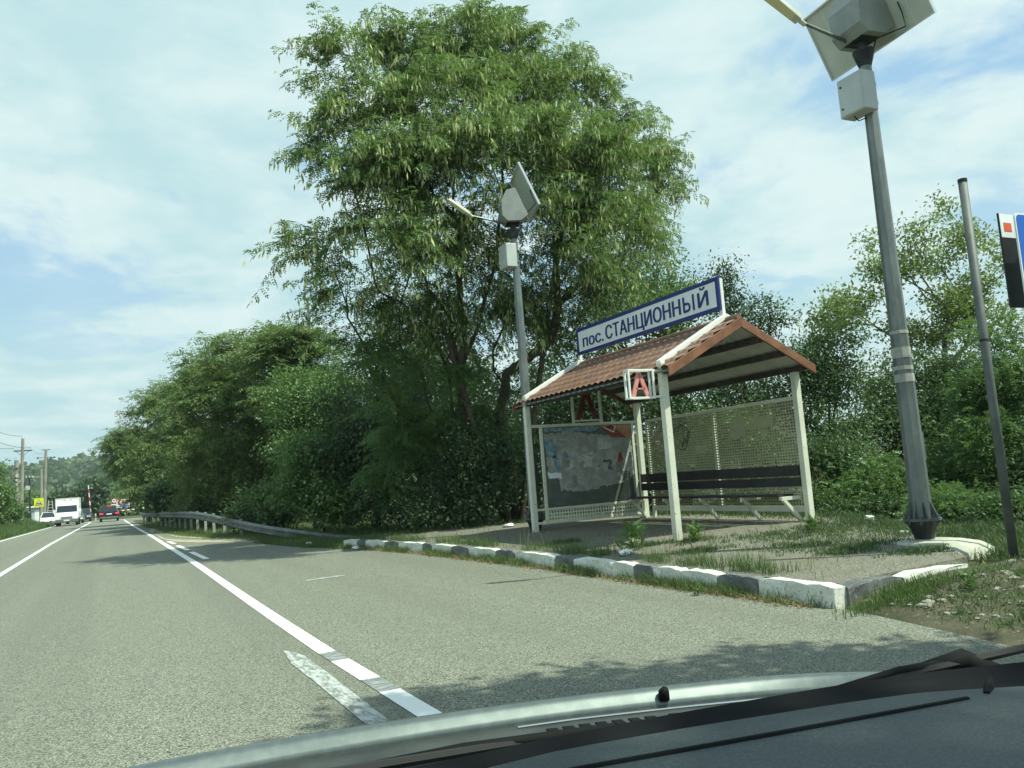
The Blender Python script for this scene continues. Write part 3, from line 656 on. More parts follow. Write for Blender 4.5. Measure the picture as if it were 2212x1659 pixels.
    g.frust([H(.05, -.06, -.03), H(.05, .06, -.03), H(.58, .075, -.03), H(.58, -.075, -.03)], [H(.05, -.05, .04), H(.05, .05, .04), H(.58, .055, .03), H(.58, -.055, .03)])
    g.tube([H(-.05, 0, 0), H(.08, 0, 0)], .03, 8); lh = g.make('lamp_head', 'lamp_body', t, .006)
    g = G(); g.frust([H(.14, -.055, -.038), H(.14, .055, -.038), H(.56, .065, -.038), H(.56, -.065, -.038)], [H(.14, -.055, -.0305), H(.14, .055, -.0305), H(.56, .065, -.0305), H(.56, -.065, -.0305)]); g.make('lens', 'lamp_lens', lh)
    g = G()
    for q in range(7): l = .12 + q * .06; g.frust([H(l, -.052, .030), H(l + .012, -.052, .030), H(l + .012, .052, .030), H(l, .052, .030)], [H(l, -.045, .055), H(l + .012, -.045, .055), H(l + .012, .045, .055), H(l, .045, .055)])
    g.make('cooling_fins', 'lamp_body', lh)
    for ob in [t] + children(t) + [q for ch in children(t) for q in children(ch)]:
        if ob.type == 'MESH':
            for v in ob.data.vertices:
                if v.co.z > 4.5: v.co.z += dzu
    return t
lampA = solar_lamp('tall galvanised solar street lamp nearest the camera, right of the shelter', (8.81, 7.11, .27), -.10, 1.162, (.20, .07, 7.05), 1.80, .96, -.27)
lampB = solar_lamp('solar street lamp behind the far corner of the shelter, in front of the big tree', (7.87, 15.63, .24), -.306, 1.179, (.50, .30, 7.45), 1.3, 1.03, -.07)
for zq, hq in ((1.92, .10), (2.07, .05), (2.22, .13), (2.52, .04)):
    rq = .12 - (zq - 1.0) * .009
    G().tube([(0, 0, zq), (0, 0, zq + hq)], [rq + .004, rq + .003], 8).make('tape_remnant', 'paper_grey', lampA)
g = G(); n = 26; prof = [(1.0, -.12), (.96, .03), (.8, .10), (.5, .145), (.14, .155)]
rr_ = random.Random(4); wob = [1 + rr_.uniform(-.07, .07) for _ in range(n)]
V = [(.74 * q * wob[j] * math.cos(2 * math.pi * j / n), .62 * q * wob[j] * math.sin(2 * math.pi * j / n), z) for q, z in prof for j in range(n)]
F = [[i * n + j, i * n + (j + 1) % n, (i + 1) * n + (j + 1) % n, (i + 1) * n + j] for i in range(len(prof) - 1) for j in range(n)] + [list(range((len(prof) - 1) * n, len(prof) * n))]
g.add(V, F); o = g.make('concrete_footing', 'concrete', None, 0, True); o.location = (8.78, 7.02, .13); tag(o, 'rounded pale concrete footing poured around the base of the near lamp', 'footing')

# ---- signs at the right edge
t = thing('metal_pole', 'bare grey metal pole standing at the right edge near the bus stop sign', 'pole', (8.52, 5.82, .12))
g = G(); g.tube([(0, 0, -.1), (0, 0, 4.13)], .046, 12); g.make('shaft', 'grey_metal', t, 0, True)
g = G(); g.tube([(0, 0, 4.13), (0, 0, 4.17)], .049, 12); g.make('cap', 'dark_metal', t); g = G(); g.tube([(0, 0, 2.35), (0, 0, 2.375)], .050, 12); g.make('band', 'dark_metal', t)
t = thing('bus_stop_sign', 'blue bus stop sign with a white field, cut by the right edge', 'sign', (9.29, 5.56, .15))
G().tube([(.1, .05, -.1), (.1, .05, 3.6)], .04, 12).make('post', 'grey_metal', t)
def rrect(x0, x1, z0, z1, r_, k=5):
    P = []
    for cx, cz, a0 in ((x1 - r_, z1 - r_, 0), (x0 + r_, z1 - r_, 90), (x0 + r_, z0 + r_, 180), (x1 - r_, z0 + r_, 270)):
        P += [(cx + r_ * math.cos(R(a0 + 90 * q / k)), cz + r_ * math.sin(R(a0 + 90 * q / k))) for q in range(k + 1)]
    return P
G().prism(rrect(-.38, .38, 2.53, 3.70, .06), -.012, .006, 'Y').make('plate', 'sign_white', t)
pl = [c for c in children(t) if c.name.startswith('plate')][0]
G().prism(rrect(-.36, .36, 2.55, 3.68, .05), -.016, -.0121, 'Y').make('blue_face', 'sign_blue', pl)
G().prism(rrect(-.27, .27, 2.72, 3.42, .02), -.019, -.0161, 'Y').make('white_field', 'sign_white', pl)
g = G(); g.prism(rrect(-.20, .20, 2.93, 3.22, .04), -.022, -.0191, 'Y'); g.disc((-.11, -.0205, 2.93), .05, (0, 1, 0), .003, 14); g.disc((.12, -.0205, 2.93), .05, (0, 1, 0), .003, 14); bs = g.make('bus_symbol', 'sign_black', pl)
g = G()
for q in range(4): g.box(-.175 + q * .09, -.105 + q * .09, -.0245, -.0222, 3.08, 3.18)
g.make('bus_windows', 'sign_white', bs)
t = thing('route_board', 'tall black board with white header and orange mark behind blue bus stop sign', 'sign', (9.43, 5.80, .15))
G().box(-.42, .42, -.012, .012, 2.70, 3.78).make('panel', 'sign_black', t, .004)
pl = children(t)[0]
G().box(-.415, .415, -.016, -.0125, 3.50, 3.775).make('header', 'sign_white', pl); G().box(-.36, -.23, -.0195, -.0165, 3.57, 3.67).make('mark', 'sign_orange', pl)
G().tube([(.2, .05, -.1), (.25, .05, 3.7)], .03, 10).make('post', 'grey_metal', t)

# ---- litter
def litter(label, x, y, z, s, seed):
    r = random.Random(seed); bm = bmesh.new(); bmesh.ops.create_icosphere(bm, subdivisions=2, radius=1)
    for v in bm.verts: v.co *= r.uniform(.55, 1.25); v.co.x *= s * 1.5; v.co.y *= s; v.co.z = v.co.z * s * .45 + s * .3
    me = bpy.data.meshes.new('litter'); bm.to_mesh(me); bm.free(); me.materials.append(MATS['litter_white']); o = bpy.data.objects.new('litter', me); COL.objects.link(o)
    o.location = (x, y, z); o.rotation_euler.z = r.uniform(0, 6); tag(o, label, 'litter', 'white litter lying about the bus stop')
litter('crumpled white paper on the grass right of the shelter', 10.42, 9.35, .33, .10, 1)
litter('small white scrap of litter near the lamp footing', 9.35, 7.85, .27, .06, 2)
litter('white crumpled bag on the ground left of the far shelter post', 8.15, 17.6, .24, .12, 3)
litter('white scrap of litter lying behind the kerb', 6.35, 9.9, .22, .09, 4)
litter('little white litter at the foot of the last kerb stone', 4.95, 19.0, .02, .07, 5)
litter('white litter under the low end of the guardrail', 4.55, 22.2, .03, .08, 6)

# ---- guardrail
GR = [(6.45, 21.35, -.02), (5.95, 22.4, .09), (5.36, 23.6, .19), (4.98, 25.0, .27), (4.55, 27.5, .36), (4.12, 29.7, .50), (3.72, 32.5, .66), (3.30, 36.0, .84), (2.98, 40.0, .90), (2.72, 46, .86), (2.42, 54, .80), (2.1, 60, .74), (1.75, 66, .68)]
gr = thing('guardrail', 'grey steel crash barrier curving along the verge and sinking at its near end', 'guardrail', (6.45, 21.35, 0))
bx0 = Vector((6.45, 21.35, 0))
pts = []
for i in range(len(GR) - 1):
    a, b = Vector(GR[i]), Vector(GR[i + 1])
    for q in range(4): pts.append(a.lerp(b, q / 4))
pts.append(Vector(GR[-1]))
pts = [sum((pts[min(max(i + k, 0), len(pts) - 1)] for k in (-2, -1, 0, 1, 2)), Vector()) / 5 for i in range(len(pts))]
sec = [(0, 0), (.035, -.02), (.075, -.06), (.075, -.095), (.01, -.135), (.01, -.175), (.075, -.215), (.075, -.25), (.035, -.29), (0, -.31)]
V = []; ns = len(sec)
for i, p in enumerate(pts):
    d = pts[min(i + 1, len(pts) - 1)] - pts[max(i - 1, 0)]; d.z = 0; d.normalize(); nrm = Vector((-d.y, d.x, 0))
    V += [p + nrm * u + Vector((0, 0, v)) - bx0 for u, v in sec] + [p + nrm * (u - .006) + Vector((0, 0, v)) - bx0 for u, v in sec]
F = []
for i in range(len(pts) - 1):
    for j in range(ns - 1):
        a = i * 2 * ns; b = (i + 1) * 2 * ns
        F.append([a + j, a + j + 1, b + j + 1, b + j]); F.append([a + ns + j + 1, a + ns + j, b + ns + j, b + ns + j + 1])
g = G(); g.add(V, F); npmesh('rail_beam', np.array(g.v), g.f, 'rail_steel', gr)
def rail_at(y):
    for a, b in zip(pts, pts[1:]):
        if a.y <= y <= b.y: return a.lerp(b, (y - a.y) / max(b.y - a.y, 1e-6))
    return pts[-1]
for y in [28.6, 31.0, 33.3, 35.0, 36.6, 38.4, 40.2, 42.2, 44.4, 46.6, 49, 51.5, 54, 57, 60, 63, 65.5]:
    p = rail_at(y); tilt = random.uniform(-.04, .04)
    g = G(); x = p.x + .05 - bx0.x; yy2 = p.y - bx0.y
    g.box(x, x + .10, yy2 - .05, yy2 + .05, -.3, p.z + .02 - (.0 if y > 34 else .0), ry=tilt); g.make('rail_post', 'post_grey', gr)

# ================================================================== VEHICLES AND FAR ROADSIDE
def wheel(parent, x, y, r=.34, wd=.22):
    g = G(); s = 1 if x > 0 else -1
    n = 18; prof = [(r * .62, -wd / 2), (r * .93, -wd / 2), (r, -wd / 2 + .03), (r, wd / 2 - .03), (r * .93, wd / 2), (r * .62, wd / 2)]
    V = [(x + a, y + q * math.cos(2 * math.pi * j / n), r + q * math.sin(2 * math.pi * j / n)) for q, a in prof for j in range(n)]
    F = [[i * n + j, i * n + (j + 1) % n, (i + 1) * n + (j + 1) % n, (i + 1) * n + j] for i in range(len(prof) - 1) for j in range(n)]; g.add(V, F)
    t = g.make('tyre', 'rubber', None); wv = npmesh('wheel', np.zeros((0, 3)), [], 'rubber', parent) if False else t
    t.name = 'wheel'; t.parent = parent
    G().disc((x + s * .03, y, r), r * .63, (1, 0, 0), wd * .75, 14).make('rim', 'chrome', t, .01); return t
def car(label, loc, rz, paint, W=1.82, Ht=1.68, Lg=4.5, group=None, suv=True):
    """front towards local +Y"""
    t = thing('car', label, 'car', loc, rz, group); h = W / 2; l = Lg / 2; bz = .98 if suv else .86
    g = G(); g.prism([(-l + .08, .32), (-l, .52), (-l + .03, bz - .05), (-l + .16, bz), (l * .34, bz + .02), (l * .92, bz - .14), (l, bz - .34), (l - .02, .42), (l - .15, .28)], -h, h, 'X')
    body = g.make('body', paint, t, .07, False, 3)
    g = G(); yb, yf = -l + .12, l * .42
    g.frust([(-h + .03, yb, bz - .02), (h - .03, yb, bz - .02), (h - .03, yf, bz - .0), (-h + .03, yf, bz)], [(-h + .22, yb + .38, Ht), (h - .22, yb + .38, Ht), (h - .22, yf - .95, Ht), (-h + .22, yf - .95, Ht)])
    g.make('cabin', paint, t, .06, False, 3)
    def pane(name, q, mat='glass_dark', par=None):
        c = sum((Vector(p) for p in q), Vector()) / 4; nrm = (Vector(q[1]) - Vector(q[0])).cross(Vector(q[3]) - Vector(q[0])).normalized()
        if nrm.dot(c - Vector((0, 0, 1.0))) < 0: nrm = -nrm
        g = G(); g.frust([tuple(Vector(p) - nrm * .01) for p in q], [tuple(Vector(p) + nrm * .012) for p in q]); return g.make(name, mat, par or t)
    def lerp4(a, b, c, d, m): # inset quad
        cc = (Vector(a) + Vector(b) + Vector(c) + Vector(d)) / 4; return [tuple(Vector(p).lerp(cc, m)) for p in (a, b, c, d)]
    B = [(-h + .03, yb, bz), (h - .03, yb, bz), (h - .03, yf, bz), (-h + .03, yf, bz)]; T = [(-h + .22, yb + .38, Ht), (h - .22, yb + .38, Ht), (h - .22, yf - .95, Ht), (-h + .22, yf - .95, Ht)]
    pane('rear_window', lerp4(B[0], B[1], T[1], T[0], .14)); pane('windscreen', lerp4(B[3], B[2], T[2], T[3], .12))
    pane('side_window', lerp4(B[1], B[2], T[2], T[1], .15)); pane('side_window', lerp4(B[0], B[3], T[3], T[0], .15))
    for x in (-h + .10, h - .10):
        for y in (-l + .78, l - .82): wheel(t, x, y)
    for s in (-1, 1):
        G().frust([(s * (h - .02), -l - .005, bz - .20), (s * (h - .34), -l - .005, bz - .17), (s * (h - .34), -l - .005, bz - .05), (s * (h - .02), -l - .005, bz - .03)], [(s * (h + .005), -l + .16, bz - .22), (s * (h - .34), -l + .12, bz - .17), (s * (h - .34), -l + .12, bz - .05), (s * (h + .005), -l + .2, bz - .03)]).make('tail_light', 'tail_light', t)
        G().frust([(s * (h - .05), l + .004, bz - .40), (s * (h - .48), l + .004, bz - .40), (s * (h - .46), l - .02, bz - .25), (s * (h - .03), l - .05, bz - .24)], [(s * (h + .003), l - .3, bz - .38), (s * (h - .48), l - .2, bz - .4), (s * (h - .46), l - .2, bz - .25), (s * (h + .003), l - .3, bz - .23)]).make('headlight', 'lamp_glass', t)
        G().box(*sorted((s * (h + .02), s * (h + .2))), l * .28, l * .28 + .1, bz + .04, bz + .2).make('mirror', paint, t, .03)
        G().tube([(s * (h - .27), yb + .5, Ht + .03), (s * (h - .27), yf - 1.1, Ht + .03)], .022, 6).make('roof_rail', 'chrome', t)
    G().box(-h + .05, h - .05, -l - .05, -l + .08, .36, .52).make('rear_bumper', 'bumper_grey', t, .03); G().box(-h * .7, h * .7, -l - .056, -l - .0505, .46, .49).make('bumper_trim', 'chrome', t)
    G().box(-.26, .26, -l - .012, -l + .02, bz - .22, bz - .11).make('number_plate', 'sign_white', t)
    G().box(-.26, .26, l - .0, l + .02, .42, .53).make('number_plate', 'sign_white', t)
    G().box(-h * .55, h * .55, l - .04, l + .012, bz - .46, bz - .36).make('grille', 'black_plastic', t)
    G().box(-.2, .2, yb + .30, yb + .40, Ht - .07, Ht - .01).make('brake_light', 'tail_light', t)
    return t
dz = lambda y: float(dip(y)) + .006
car('black estate car seen from behind with brake lights on, driving away in our lane', (-.47, 102.2, dz(102)), 0, 'car_dark', 1.84, 1.70, 4.55)
car('grey car half hidden behind the white box truck', (-4.05, 110, dz(110)), math.pi, 'car_grey', 1.75, 1.55, 4.3, None, False)
car('dark navy car coming towards us farther back behind truck', (-3.55, 121, dz(121)), math.pi, 'car_navy', 1.80, 1.66, 4.5)
car('small white car on the left verge, mostly hidden by the truck', (-6.9, 112, dz(112)), math.pi, 'car_white', 1.70, 1.5, 4.2, None, False)
# box truck
t = thing('truck', 'white box truck coming towards us in the opposite lane', 'truck', (-4.18, 95, dz(95)), math.pi)
G().box(-1.08, 1.08, -3.6, -.35, .78, 2.72).make('cargo_box', 'car_white', t, .03); cb = children(t)[0]
g = G()
for z in (.80, 2.66): g.box(-1.095, 1.095, -.42, -.335, z - .02, z + .05)
for x in (-1.06, 1.06): g.box(x - .035, x + .035, -.42, -.3355, .83, 2.64)
g.make('box_frame', 'lamp_body', cb)
for x in (-.3, .25): G().box(x - .12, x + .12, -.37, -.325, 2.46, 2.58).make('marker_plate', 'lamp_body', cb)
g = G(); g.prism([(-.25, .62), (-.25, 1.98), (.15, 2.12), (.45, 2.06), (1.05, 1.33), (1.12, 1.30), (1.75, 1.08), (1.86, .92), (1.88, .62)], -.97, .97, 'X'); g.make('cab', 'car_white', t, .06, False, 3)
g = G(); g.frust([(-.86, .565, 1.965), (.86, .565, 1.965), (.90, 1.08, 1.34), (-.90, 1.08, 1.34)], [(-.86, .585, 1.98), (.86, .585, 1.98), (.90, 1.10, 1.355), (-.90, 1.10, 1.355)]); g.make('windscreen', 'glass_dark', t)
for s in (-1, 1):
    g = G(); q = [(s * .972, -.1, 1.9), (s * .972, .42, 1.9), (s * .972, .95, 1.36), (s * .972, -.1, 1.36)]; g.frust(q, [(x + s * .012, y, z) for x, y, z in q]); g.make('side_window', 'glass_dark', t)
    G().box(*sorted((s * 1.0, s * 1.22)), .82, .92, 1.28, 1.62).make('mirror', 'car_white', t, .03)
    G().frust([(s * .58, 1.84, .72), (s * .96, 1.80, .74), (s * .96, 1.72, .98), (s * .55, 1.80, .95)], [(s * .58, 1.90, .72), (s * .985, 1.80, .74), (s * .985, 1.72, .98), (s * .55, 1.87, .95)]).make('headlight', 'lamp_glass', t, .01)
    wheel(t, s * .86, 1.05, .35, .2); wheel(t, s * .86, -2.3, .35, .34)
G().box(-.98, .98, 1.70, 1.97, .34, .66).make('bumper', 'bumper_grey', t, .05)
G().frust([(-.5, 1.865, .70), (.5, 1.865, .70), (.48, 1.83, .92), (-.48, 1.83, .92)], [(-.5, 1.905, .70), (.5, 1.905, .70), (.48, 1.86, .92), (-.48, 1.86, .92)]).make('grille', 'bumper_grey', t)
G().box(-.26, .26, 1.97, 1.985, .50, .61).make('number_plate', 'sign_white', t); G().box(-.8, .8, -3.5, 1.2, .5, .7).make('chassis', 'dark_metal', t)

def gz(x, y): return float(ground_z(np.array([x]), np.array([y]))[0])
SP = 'utility poles on the left verge'
def pole(label, x, y, ztop, r0, r1, mat, lean=0.0):
    z = gz(x, y); t = thing('utility_pole', label, 'utility pole', (x, y, z), 0, SP)
    G().tube([(0, 0, -.2), (lean, 0, ztop - z)], [r0, r1], 8).make('shaft', mat, t); return t, ztop - z
def crossarm(t, z, x0, x1, th, mat='grey_metal', ins=3):
    a = G().box(x0, x1, -th / 2, th / 2, z - th / 2, z + th / 2).make('crossarm', mat, t)
    for i in range(ins):
        x = x0 + (x1 - x0) * (.04 + .92 * i / max(ins - 1, 1)); G().lathe((x, 0, z + th / 2), [(.03, 0), (.03, .12), (.07, .14), (.06, .26)], 6).make('insulator', 'sign_white', a)
tA, hA = pole('tallest pale concrete utility pole with one wide crossarm, nearest on the left', -8.45, 98, 8.85, .20, .14, 'concrete_pole', .22)
crossarm(tA, hA - 1.25, -.60, 1.02, .11, 'dark_metal', 2); G().lathe((.22, 0, hA), [(.04, 0), (.04, .14), (.08, .16), (.05, .3)], 6).make('insulator', 'sign_white', tA)
g = G(); g.tube([(.2, 0, hA - 1.25), (.2, -.05, hA - 1.9)], .02, 5); g.tube([(-.4, 0, hA - 1.28), (.18, 0, hA - 1.8)], .02, 5); g.tube([(.8, 0, hA - 1.28), (.2, 0, hA - 1.8)], .02, 5); g.tube([(.18, 0, hA - 3.2), (.9, 0, hA - 3.15)], .035, 5); g.make('brace', 'dark_metal', tA)
tB, hB = pole('thick stub concrete pole just left of the tallest pole', -9.7, 109, 7.25, .26, .22, 'concrete_pole', -.1)
for z in (hB - 2.7, hB - 2.05, hB - .9): G().box(-.75, .75, -.30, -.24, z - .04, z + .04).make('crossarm', 'dark_metal', tB)
for z in (hB - 2.9, hB - 2.4, hB - 1.9): G().tube([(-.1, -.27, z), (-.1, -.27, z + .3)], .12, 8).make('insulator', 'lamp_body', tB)
tC, hC = pole('plain concrete pole without arms beside the yellow crossing sign', -8.1, 119, 6.55, .2, .15, 'concrete_pole', .05)
tD, hD = pole('concrete pole with a short crossarm and two street lamp heads', -8.0, 122, 9.15, .23, .15, 'concrete_pole', .3)
crossarm(tD, hD - .05, -.18, .78, .08, 'dark_metal', 3)
g = G(); g.tube([(-.5, 0, hD - 1.05), (1.1, 0, hD - 1.0)], .035, 6); g.make('lamp_arm', 'dark_metal', tD)
for x in (-.62, 1.22): G().lathe((x, 0, hD - 1.16), [(.05, 0), (.17, .06), (.15, .16), (.04, .24)], 10).make('lamp_head', 'grey_metal', tD)
g = G(); g.box(.25, .85, -.2, .2, hD - 4.9, hD - 4.85)
for x in (.25, .8): g.box(x, x + .04, -.2, -.16, hD - 4.85, hD - 4.1)
g.box(.25, .84, -.2, -.16, hD - 4.1, hD - 4.06); g.make('platform_cage', 'galvanised', tD)
tE, hE = pole('slim dark pole with a transformer box in front of the hut', -9.4, 120, 5.6, .12, .10, 'dark_metal')
crossarm(tE, hE - .1, -.4, .4, .09, 'dark_metal', 3); G().box(-.42, .05, -.3, .0, hE - 1.5, hE - 1.0).make('transformer', 'cabinet_grey', tE, .02); G().box(.1, .8, -.05, .05, hE - .95, hE - .88).make('crossarm', 'galvanised', tE)
tF, hF = pole('far dark pole with a cross shaped top against the wooded hill', -9.2, 190, 6.6, .16, .12, 'dark_metal')
crossarm(tF, hF - .75, -.9, .9, .13, 'dark_metal', 2)
def wire(label, a, b, sag, rr=.018):
    a, b = Vector(a), Vector(b); mid = a
    g = G(); g.tube([a.lerp(b, q / 14) - Vector((0, 0, sag * 4 * (q / 14) * (1 - q / 14))) - a for q in range(15)], rr, 4, False)
    o = g.make('overhead_wire', 'wire'); o.location = a; tag(o, label, 'wire', 'overhead wires on the left')
wire('topmost overhead wire reaching the tip of the tallest pole', (-8.23, 98, 9.1), (-9.4, 52, 9.3), 1.0)
wire('overhead wire to the right end of the tallest pole crossarm', (-7.5, 98, 7.9), (-8.9, 52, 8.0), .9)
wire('overhead wire to the left end of the tallest pole crossarm', (-9.0, 98, 7.9), (-10.2, 52, 7.9), .9)
wire('overhead wire to upper arm of the thick stub pole', (-9.8, 109, 6.4), (-10.0, 52, 6.6), .8, .014)
wire('thick black cable slanting down to the thick stub pole', (-9.8, 109, 4.9), (-9.6, 52, 5.2), .3, .04)
wire('thin wire between the stub pole and the plain concrete pole', (-9.7, 109, 5.1), (-8.1, 119, 5.5), .1, .016)
wire('wire between the tallest pole and the pole with lamp heads', (-7.6, 98, 7.8), (-7.4, 122, 9.0), .5, .014)

def sign_post(t, h, x=0, r=.035): G().tube([(x, .03, -.2), (x, .03, h)], r, 8).make('post', 'galvanised', t)
t = thing('warning_sign', 'fluorescent yellow square level crossing warning sign on the left verge', 'sign', (-6.45, 92, gz(-6.45, 92)))
zb = 1.85 - gz(-6.45, 92) - .05; sign_post(t, zb + .85, .05)
G().box(-.40, .40, -.015, .015, zb, zb + .82).make('plate', 'sign_yellow', t); pl = children(t)[1]
tri = lambda s: [(-.36 * s, zb + .38 - .27 * s), (.36 * s, zb + .38 - .27 * s), (0, zb + .38 + .36 * s)]
G().prism(tri(.92), -.022, -.0155, 'Y').make('red_triangle', 'barrier_red', pl); G().prism(tri(.64), -.027, -.0225, 'Y').make('white_triangle', 'sign_white', pl)
g = G()
for q in range(4): g.box(-.17 + q * .10, -.12 + q * .10, -.031, -.0272, zb + .24, zb + .44)
g.box(-.20, .20, -.0305, -.0274, zb + .28, zb + .32); g.make('gate_symbol', 'sign_black', pl)
t = thing('guard_hut', 'small pale hut with a white flat roof at the railway crossing on the left', 'hut', (-9.9, 128, gz(-9.9, 128)))
G().box(-1.1, 1.35, -1.2, 1.4, -.1, 2.3).make('wall', 'hut_wall', t); G().box(-1.4, 1.6, -1.5, 1.7, 2.3, 2.5).make('roof', 'white_paint', t, .03)
G().box(-.75, .15, -1.23, -1.18, .9, 1.9).make('window', 'glass_dark', t); G().box(.5, 1.15, -1.23, -1.18, -.05, 2.0).make('door', 'white_paint', t)
t = thing('ladder', 'tall white metal ladder standing beside the lamp pole', 'ladder', (-7.2, 121, gz(-7.2, 121)))
for x in (-.34, .28): G().tube([(x * 1.3, 0, -.1), (x * .7, 0, 3.0)], .03, 6).make('rail', 'white_paint', t)
for q in range(8): z = .3 + q * .36; k_ = 1.3 - .6 * (z / 3.0); G().tube([(-.34 * k_, 0, z), (.28 * k_, 0, z)], .022, 6).make('rung', 'white_paint', t)
t = thing('railing', 'low white metal railing on the left verge behind the truck', 'railing', (-7.3, 110, gz(-7.3, 110)))
for x in (-.8, 0, .8): G().tube([(x, 0, -.1), (x, 0, .75)], .03, 6).make('post', 'white_paint', t)
for z in (.4, .73): G().tube([(-.85, 0, z), (.85, 0, z)], .03, 6).make('bar', 'white_paint', t)
t = thing('signal_post', 'squat crossing signal with yellow panel beside the truck', 'signal', (-6.2, 118, gz(-6.2, 118)))
G().tube([(0, 0, -.1), (0, 0, 1.5)], .06, 8).make('post', 'sign_white', t); G().box(-.16, .16, -.1, .1, 1.0, 1.5).make('signal_head', 'sign_orange', t, .02); G().disc((0, -.12, 1.3), .08, (0, 1, 0), .05, 12).make('lens', 'sign_yellow', t)
# level crossing barriers
def barrier(label, loc, a, b):
    t = thing('barrier_arm', label, 'barrier', loc); a, b = Vector(a), Vector(b); n = 7
    base = G().box(a.x - .2, a.x + .2, -.2, .2, -.2, a.z + .15).make('drive_box', 'grey_metal', t, .03)
    for i in range(n): G().tube([a.lerp(b, i / n), a.lerp(b, (i + .995) / n)], .075, 8).make('stripe', 'barrier_red' if i % 2 else 'sign_white', t)
barrier('raised red and white striped level crossing barrier arm', (-3.05, 131, dz(131)), (.12, 0, 1.0), (-.12, 0, 4.9))
barrier('lowered red and white striped barrier bar right of the black car', (.2, 123, dz(123)), (.1, 0, 1.0), (2.3, 0, 1.05))
t = thing('chevron_sign', 'red and white chevron board above a blue direction plate at the bend', 'sign', (1.2, 138, dz(138)))
for x in (-.45, .55): sign_post(t, 2.6, x)
G().box(-1.15, 1.15, -.02, .02, 1.98, 2.54).make('chevron_board', 'sign_red', t); cbd = children(t)[2]
for q in range(4):
    x = -.95 + q * .53; g = G(); g.prism([(x, 2.24), (x + .2, 2.47), (x + .36, 2.47), (x + .16, 2.24), (x + .36, 2.01), (x + .2, 2.01)], -.028, -.0205, 'Y'); g.make('chevron', 'sign_white', cbd)
g = G(); g.box(-1.2, 1.2, -.027, .02, 2.541, 2.62); g.box(-1.2, 1.2, -.027, .02, 1.90, 1.979); g.make('border', 'sign_white', cbd)
G().box(-.92, .92, -.02, .02, 1.46, 1.86).make('direction_plate', 'sign_white', t)
dp = [c for c in children(t) if c.name.startswith('direction')][0]
g = G(); g.box(-.45, .86, -.027, -.0205, 1.54, 1.80); g.make('blue_field', 'sign_blue', dp); g = G(); g.prism([(-.85, 1.67), (-.72, 1.76), (-.72, 1.70), (-.5, 1.70), (-.5, 1.64), (-.72, 1.64), (-.72, 1.58)], -.027, -.0205, 'Y'); g.make('arrow', 'sign_black', dp)
t = thing('round_sign', 'round white red rimmed traffic sign above a white plate, behind the black car', 'sign', (.05, 131, dz(131)))
sign_post(t, 2.9); G().disc((0, -.01, 2.46), .36, (0, 1, 0), .03, 20).make('rim', 'barrier_red', t); rm = children(t)[1]; G().disc((0, -.03, 2.46), .26, (0, 1, 0), .006, 20).make('face', 'sign_white', rm); G().box(-.14, .14, -.037, -.0335, 2.40, 2.53).make('mark', 'sign_black', rm); G().box(-.40, .40, -.02, .02, 1.66, 2.0).make('lower_plate', 'sign_white', t)
t = thing('warning_sign', 'yellow backed warning triangle with a white plate under it by the far guardrail end', 'sign', (3.85, 122, dz(122)))
for x in (-.25, .25): sign_post(t, 2.3, x)
G().box(-.46, .46, -.015, .015, 1.55, 2.35).make('plate', 'sign_yellow', t); pl = [c for c in children(t) if c.name.startswith('plate')][0]
zb = 1.58; G().prism(tri(.9), -.022, -.0155, 'Y').make('red_triangle', 'barrier_red', pl); G().prism(tri(.62), -.027, -.0225, 'Y').make('white_triangle', 'sign_white', pl)
G().box(-.42, .42, -.015, .015, 1.08, 1.48).make('lower_plate', 'sign_white', t); lp = [c for c in children(t) if c.name.startswith('lower_plate')][0]
G().box(-.3, .3, -.02, -.0155, 1.2, 1.24).make('print', 'sign_black', lp)
t = thing('marker_post', 'short white striped marker post at the left edge of the crossing', 'marker post', (-2.2, 124, dz(124)))
G().tube([(0, 0, -.1), (0, 0, .9)], .07, 8).make('post', 'sign_white', t); G().tube([(0, 0, .35), (0, 0, .55)], .074, 8).make('band', 'barrier_red', t)

# ================================================================== THE CAR WE LOOK OUT OF
own = thing('car', 'foreground car seen from inside: dark dashboard, wipers and pale hood edge', 'car', (.35, 1.0, 0))
ox, oy = .35, 1.0
def O(g): g.v = [(x - ox, y - oy, z) for x, y, z in g.v]; return g
CX = np.array([-.62, -.35, -.1, .03, .23, .53, .72, .88, 1.05, 1.17, 1.28, 1.34]); CY = np.array([1.36, 1.44, 1.465, 1.468, 1.462, 1.415, 1.37, 1.318, 1.255, 1.195, 1.11, 1.02])
def loft(prof, name, mat, par=own, smooth_=True, nsub=34):
    X = np.linspace(CX[0], CX[-1], nsub); Yc = np.interp(X, CX, CY)
    for _ in range(3): Yc[1:-1] = (Yc[:-2] + 2 * Yc[1:-1] + Yc[2:]) / 4
    V = [(x, y + dy, 1.0 + dz_) for x, y in zip(X, Yc) for dy, dz_ in prof]; n = len(prof)
    F = [[i * n + j, i * n + j + 1, (i + 1) * n + j + 1, (i + 1) * n + j] for i in range(nsub - 1) for j in range(n - 1)]
    g = G(); g.add(V, F); O(g); return npmesh(name, np.array(g.v), g.f, mat, par, smooth_)
loft([(-.0235, -.032), (-.0228, -.026), (-.0212, -.0215), (-.0185, -.0182), (-.0135, -.0130), (-.0085, -.0078), (-.0055, -.0052), (-.002, -.0028), (.003, -.0008), (.008, 0), (.012, -.003), (.03, -.011), (.06, -.028), (.14, -.075), (.28, -.16), (.42, -.27), (.5, -.42), (.52, -.6), (.5, -.75)], 'hood', 'hood_paint')
cw = loft([(-.024, -.040), (-.030, -.030), (-.045, -.034), (-.16, -.050), (-.30, -.072), (-.5, -.10)], 'cowl', 'cowl_plastic')
X = np.linspace(CX[0], CX[-1], 60); 
